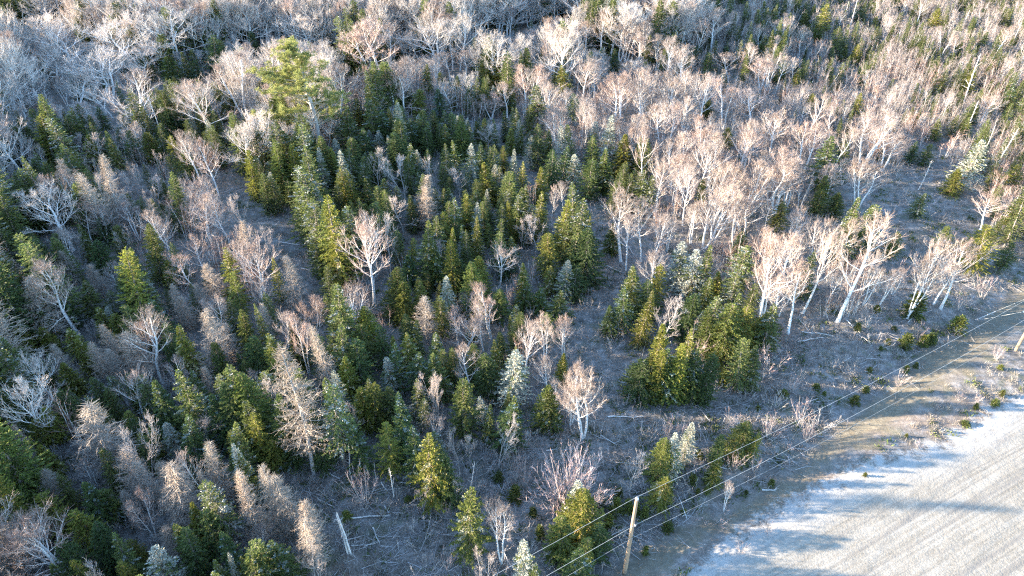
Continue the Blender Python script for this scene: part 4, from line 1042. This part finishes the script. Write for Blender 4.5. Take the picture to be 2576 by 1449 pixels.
pk_ = np.where(rng.random(n) < .17, 2, rng.integers(0, 2, n)); sc = rng.uniform(.6, 1.7, n)
o = scatter('ground_vegetation', 'dry tan grass and low green plants on the ground', gm, [(1, 1, 1)], np.stack([xs, ys, terrain(xs, ys)], 1), np.stack([np.zeros(n), np.zeros(n), rng.uniform(0, 6.28, n)], 1), np.stack([sc, sc, sc], 1), pk_)

# ---------------------------------------------------------------- fallen logs
LOGS = {(2, 1): '870 960 945 1050;1080 920 1280 850;1070 925 1095 1000;1330 870 1450 905;1690 1010 1745 960;480 1240 560 1312;1225 1000 1330 1092;1320 830 1450 762;860 1130 1060 1120;900 1060 1130 1100',
        (1, 2): '440 755 530 764;60 1035 370 1010;240 1100 292 1220;330 940 362 990;1550 487 1620 475;2010 250 2290 257;300 760 372 852;80 1242 250 1226;1960 390 2080 462;1000 120 900 240',
        (1, 1): '2000 530 2112 580;1940 405 2120 436;2130 330 2210 450', (0, 1): '180 455 350 530;280 670 342 612;2110 390 2290 402;2280 590 2372 610',
        (0, 2): '2340 612 2570 722;2400 880 2530 960', (2, 0): '1790 460 1875 492;1370 1330 1520 1380;2180 1300 2260 1340', (2, 2): '600 795 705 800;0 985 45 965;250 640 330 655', (1, 0): '2440 130 2576 100'}
ln_ = 0
LOGADJ = ['pale fallen log', 'thin grey fallen trunk', 'bleached fallen stem', 'long weathered fallen pole']
for (cx, cy), txt in LOGS.items():
    for s in txt.split(';'):
        x1, y1, x2, y2 = map(float, s.split())
        A = ground_at(cx * 858.67 + x1 / 3, cy * 483 + y1 / 3); B = ground_at(cx * 858.67 + x2 / 3, cy * 483 + y2 / 3)
        A[2] = th(A[0], A[1]) + .12; B[2] = th(B[0], B[1]) + .2
        C = (A + B) / 2; v = B - A; Ln = np.linalg.norm(v); R = np.random.default_rng(500 + ln_)
        k = 7; tt = np.linspace(0, 1, k)[:, None]; pts = (A - C) + v * tt + R.normal(0, .02 * Ln ** .5, (k, 3)); 
        for q_, p_ in enumerate(pts): p_[2] = th(p_[0] + C[0], p_[1] + C[1]) + .10 + .05 * R.random() - C[2]
        r0 = min(.12, .05 + .008 * Ln)
        g = Geo(); g.path('deadwood', pts, np.linspace(r0, r0 * .45, k), 6)
        gb = Geo()
        for q_ in range(int(3 + Ln)):
            ii = R.integers(2, k); dd = v / Ln * .6 + R.normal(0, .5, 3); dd[2] = abs(dd[2])
            gb.path('deadwood', bend(R, pts[ii], dd / np.linalg.norm(dd), R.uniform(.3, .9), 3, .1, .15), np.linspace(.02, .007, 4), 3)
        px, py, _ = proj(*C)
        q = dict(h=5, px=px, py=py, k='D', s=(1, 1, 1))
        ds = sorted(((px - lx) ** 2 + (py - ly) ** 2, lx, ly, n_) for lx, ly, n_ in LMS)
        lab = None
        for D_, lx, ly, n_ in ds[:4]:
            for adj in [LOGADJ[3] if Ln > 6 else LOGADJ[1] if Ln > 3 else LOGADJ[0], 'gently sloping grey fallen log', 'slim fallen log on bare ground']:
                t_ = f'{adj} {"just" if D_ < 3600 else "some way"} {relation(px - lx, py - ly)} {n_}'
                if t_ not in used and len(t_.split()) <= 16: lab = t_; break
            if lab: break
        used[lab] = 1
        t = thing('fallen_log', lab, 'log', tuple(C), 'fallen logs on the forest floor')
        part('trunk', g.mesh('trunk'), t, (1, 1, 1)); part('branch', gb.mesh('branch'), t, (1, 1, 1)); ln_ += 1

# ---------------------------------------------------------------- utility poles and wires
def h_at(P, py):
    """height at which a plumb line over ground point P is seen in row py"""
    lo, hi = 0.0, 20.0
    for _ in range(40):
        m_ = (lo + hi) / 2
        if proj(P[0], P[1], m_)[1] > py: lo = m_
        else: hi = m_
    return lo
P1 = ground_at(1571, 1441); P2 = ground_at(2548, 894)
HP = h_at(P1, 1255); H2 = h_at(P1, 1312); H3 = h_at(P1, 1348)
print('pole', P1, P2, 'heights', HP, H2, H3, 'span', np.linalg.norm(P1 - P2))
P0 = P1 - (P2 - P1) * np.array([1, 1, 0]) * 1.0; P3 = P2 + (P2 - P1)
wd = (P2 - P1) / np.linalg.norm(P2 - P1); wn_ = np.array([wd[1], -wd[0], 0])    # towards the road
def tube(mat, pts, rad, sides=8): g = Geo(); g.path(mat, np.array(pts, float), np.array(rad, float), sides); return g
def pole(P, label):
    z0 = th(P[0], P[1]); t = thing('utility_pole', label, 'utility pole', (P[0], P[1], z0 - .1), 'wooden utility poles along the road')
    R = np.random.default_rng(int(P[0] * 10)); zt = HP - z0
    g = tube('pole', [(0, 0, 0), (0.01, 0, 2), (0, .01, 5), (0, 0, zt)], [.17, .165, .145, .12], 16)
    g.path('pole', np.array([(0, 0, zt), (0, 0, zt + .03)]), np.array([.135, .001]), 16); part('shaft', g.mesh('shaft'), t)
    g = tube('porcelain', [(0, 0, zt), (0, 0, zt + .06), (0, 0, zt + .10), (0, 0, zt + .2), (0, 0, zt + .26)], [.09, .10, .14, .11, .03], 12); part('insulator', g.mesh('insulator'), t)
    c = wn_ * .17; h = H2 - z0
    g = tube('steel', [tuple(c * .5 + [0, 0, h - .02]), tuple(c * 1.7 + [0, 0, h - .02])], [.03, .03], 8); g.path('porcelain', np.array([c * 1.6 + [0, 0, h - .09], c * 1.6 + [0, 0, h + .0], c * 1.6 + [0, 0, h + .07]]), np.array([.05, .075, .03]), 10)
    part('spool_insulator', g.mesh('spool_insulator'), t)
    h = H3 - z0; g = tube('steel', [tuple(c * .6 + [0, 0, h]), tuple(c * 1.4 + [0, 0, h])], [.035, .035], 8); g.path('steel', np.array([c * 1.1 + [0, 0, h - .12], c * 1.1 + [0, 0, h + .08]]), np.array([.03, .03]), 8); part('bracket', g.mesh('bracket'), t)
    for zz_ in (1.6, h - 1.2):
        g = tube('steel', [(0, 0, zz_), (0, 0, zz_ + .05)], [.180 - zz_ * .004, .180 - zz_ * .004], 16); part('band', g.mesh('band'), t)
    return t
pole(P1, 'wooden utility pole standing in the lower scrub with a white topped insulator'); pole(P2, 'wooden utility pole cut by the right edge beside the gravel road')
LABW = ['uppermost bright power line from pole top to pole top', 'middle pale power line fixed partway down the poles', 'lowest thin communication line under the power lines']
for n_, (hh, off, sag, rr) in enumerate(((HP + .25, 0, .9, .010), (H2 - .05, .28, 1.0, .011), (H3, .2, 1.1, .007))):
    pts = []
    for A, B in ((P0, P1), (P1, P2), (P2, P3)):
        for s_ in np.linspace(0, 1, 25)[:-1]:
            q_ = A + (B - A) * s_; pts.append([q_[0] + wn_[0] * off, q_[1] + wn_[1] * off, hh - sag * 4 * s_ * (1 - s_)])
    g = tube('wire', pts, [rr] * len(pts), 5); o = bpy.data.objects.new('power_line', g.mesh('power_line')); COL.objects.link(o)
    o['label'] = LABW[n_]; o['category'] = 'power line'; o['group'] = 'lines strung between the poles'
# guys of the far pole
def guy(label, top, anchor, ball=.35, guard=True):
    t = thing('guy_wire', label, 'guy wire', tuple(anchor), 'guy wires of the far pole')
    v = np.array(top) - np.array(anchor)
    part('cable', tube('wire', [(0, 0, 0), tuple(v)], [.016, .016], 5).mesh('cable'), t)
    if guard: part('guard', tube('porcelain', [(0, 0, 0), tuple(v * .3)], [.05, .05], 8).mesh('guard'), t)
    part('strain_insulator', tube('porcelain', [tuple(v * (ball - .012)), tuple(v * (ball - .006)), tuple(v * (ball + .006)), tuple(v * (ball + .012))], [.03, .10, .10, .03], 10).mesh('strain_insulator'), t)
Aq = ground_at(2456, 801); Aq[2] = th(Aq[0], Aq[1]); guy('steep guy wire with white guard running up to the far pole top', (P2[0], P2[1], HP - .2), Aq, .86)
Bq = ground_at(2440, 806); Bq[2] = th(Bq[0], Bq[1]); guy('lower guy wire with a white ball insulator near the far pole', (P2[0], P2[1], H2 - .2), Bq, .8, False)
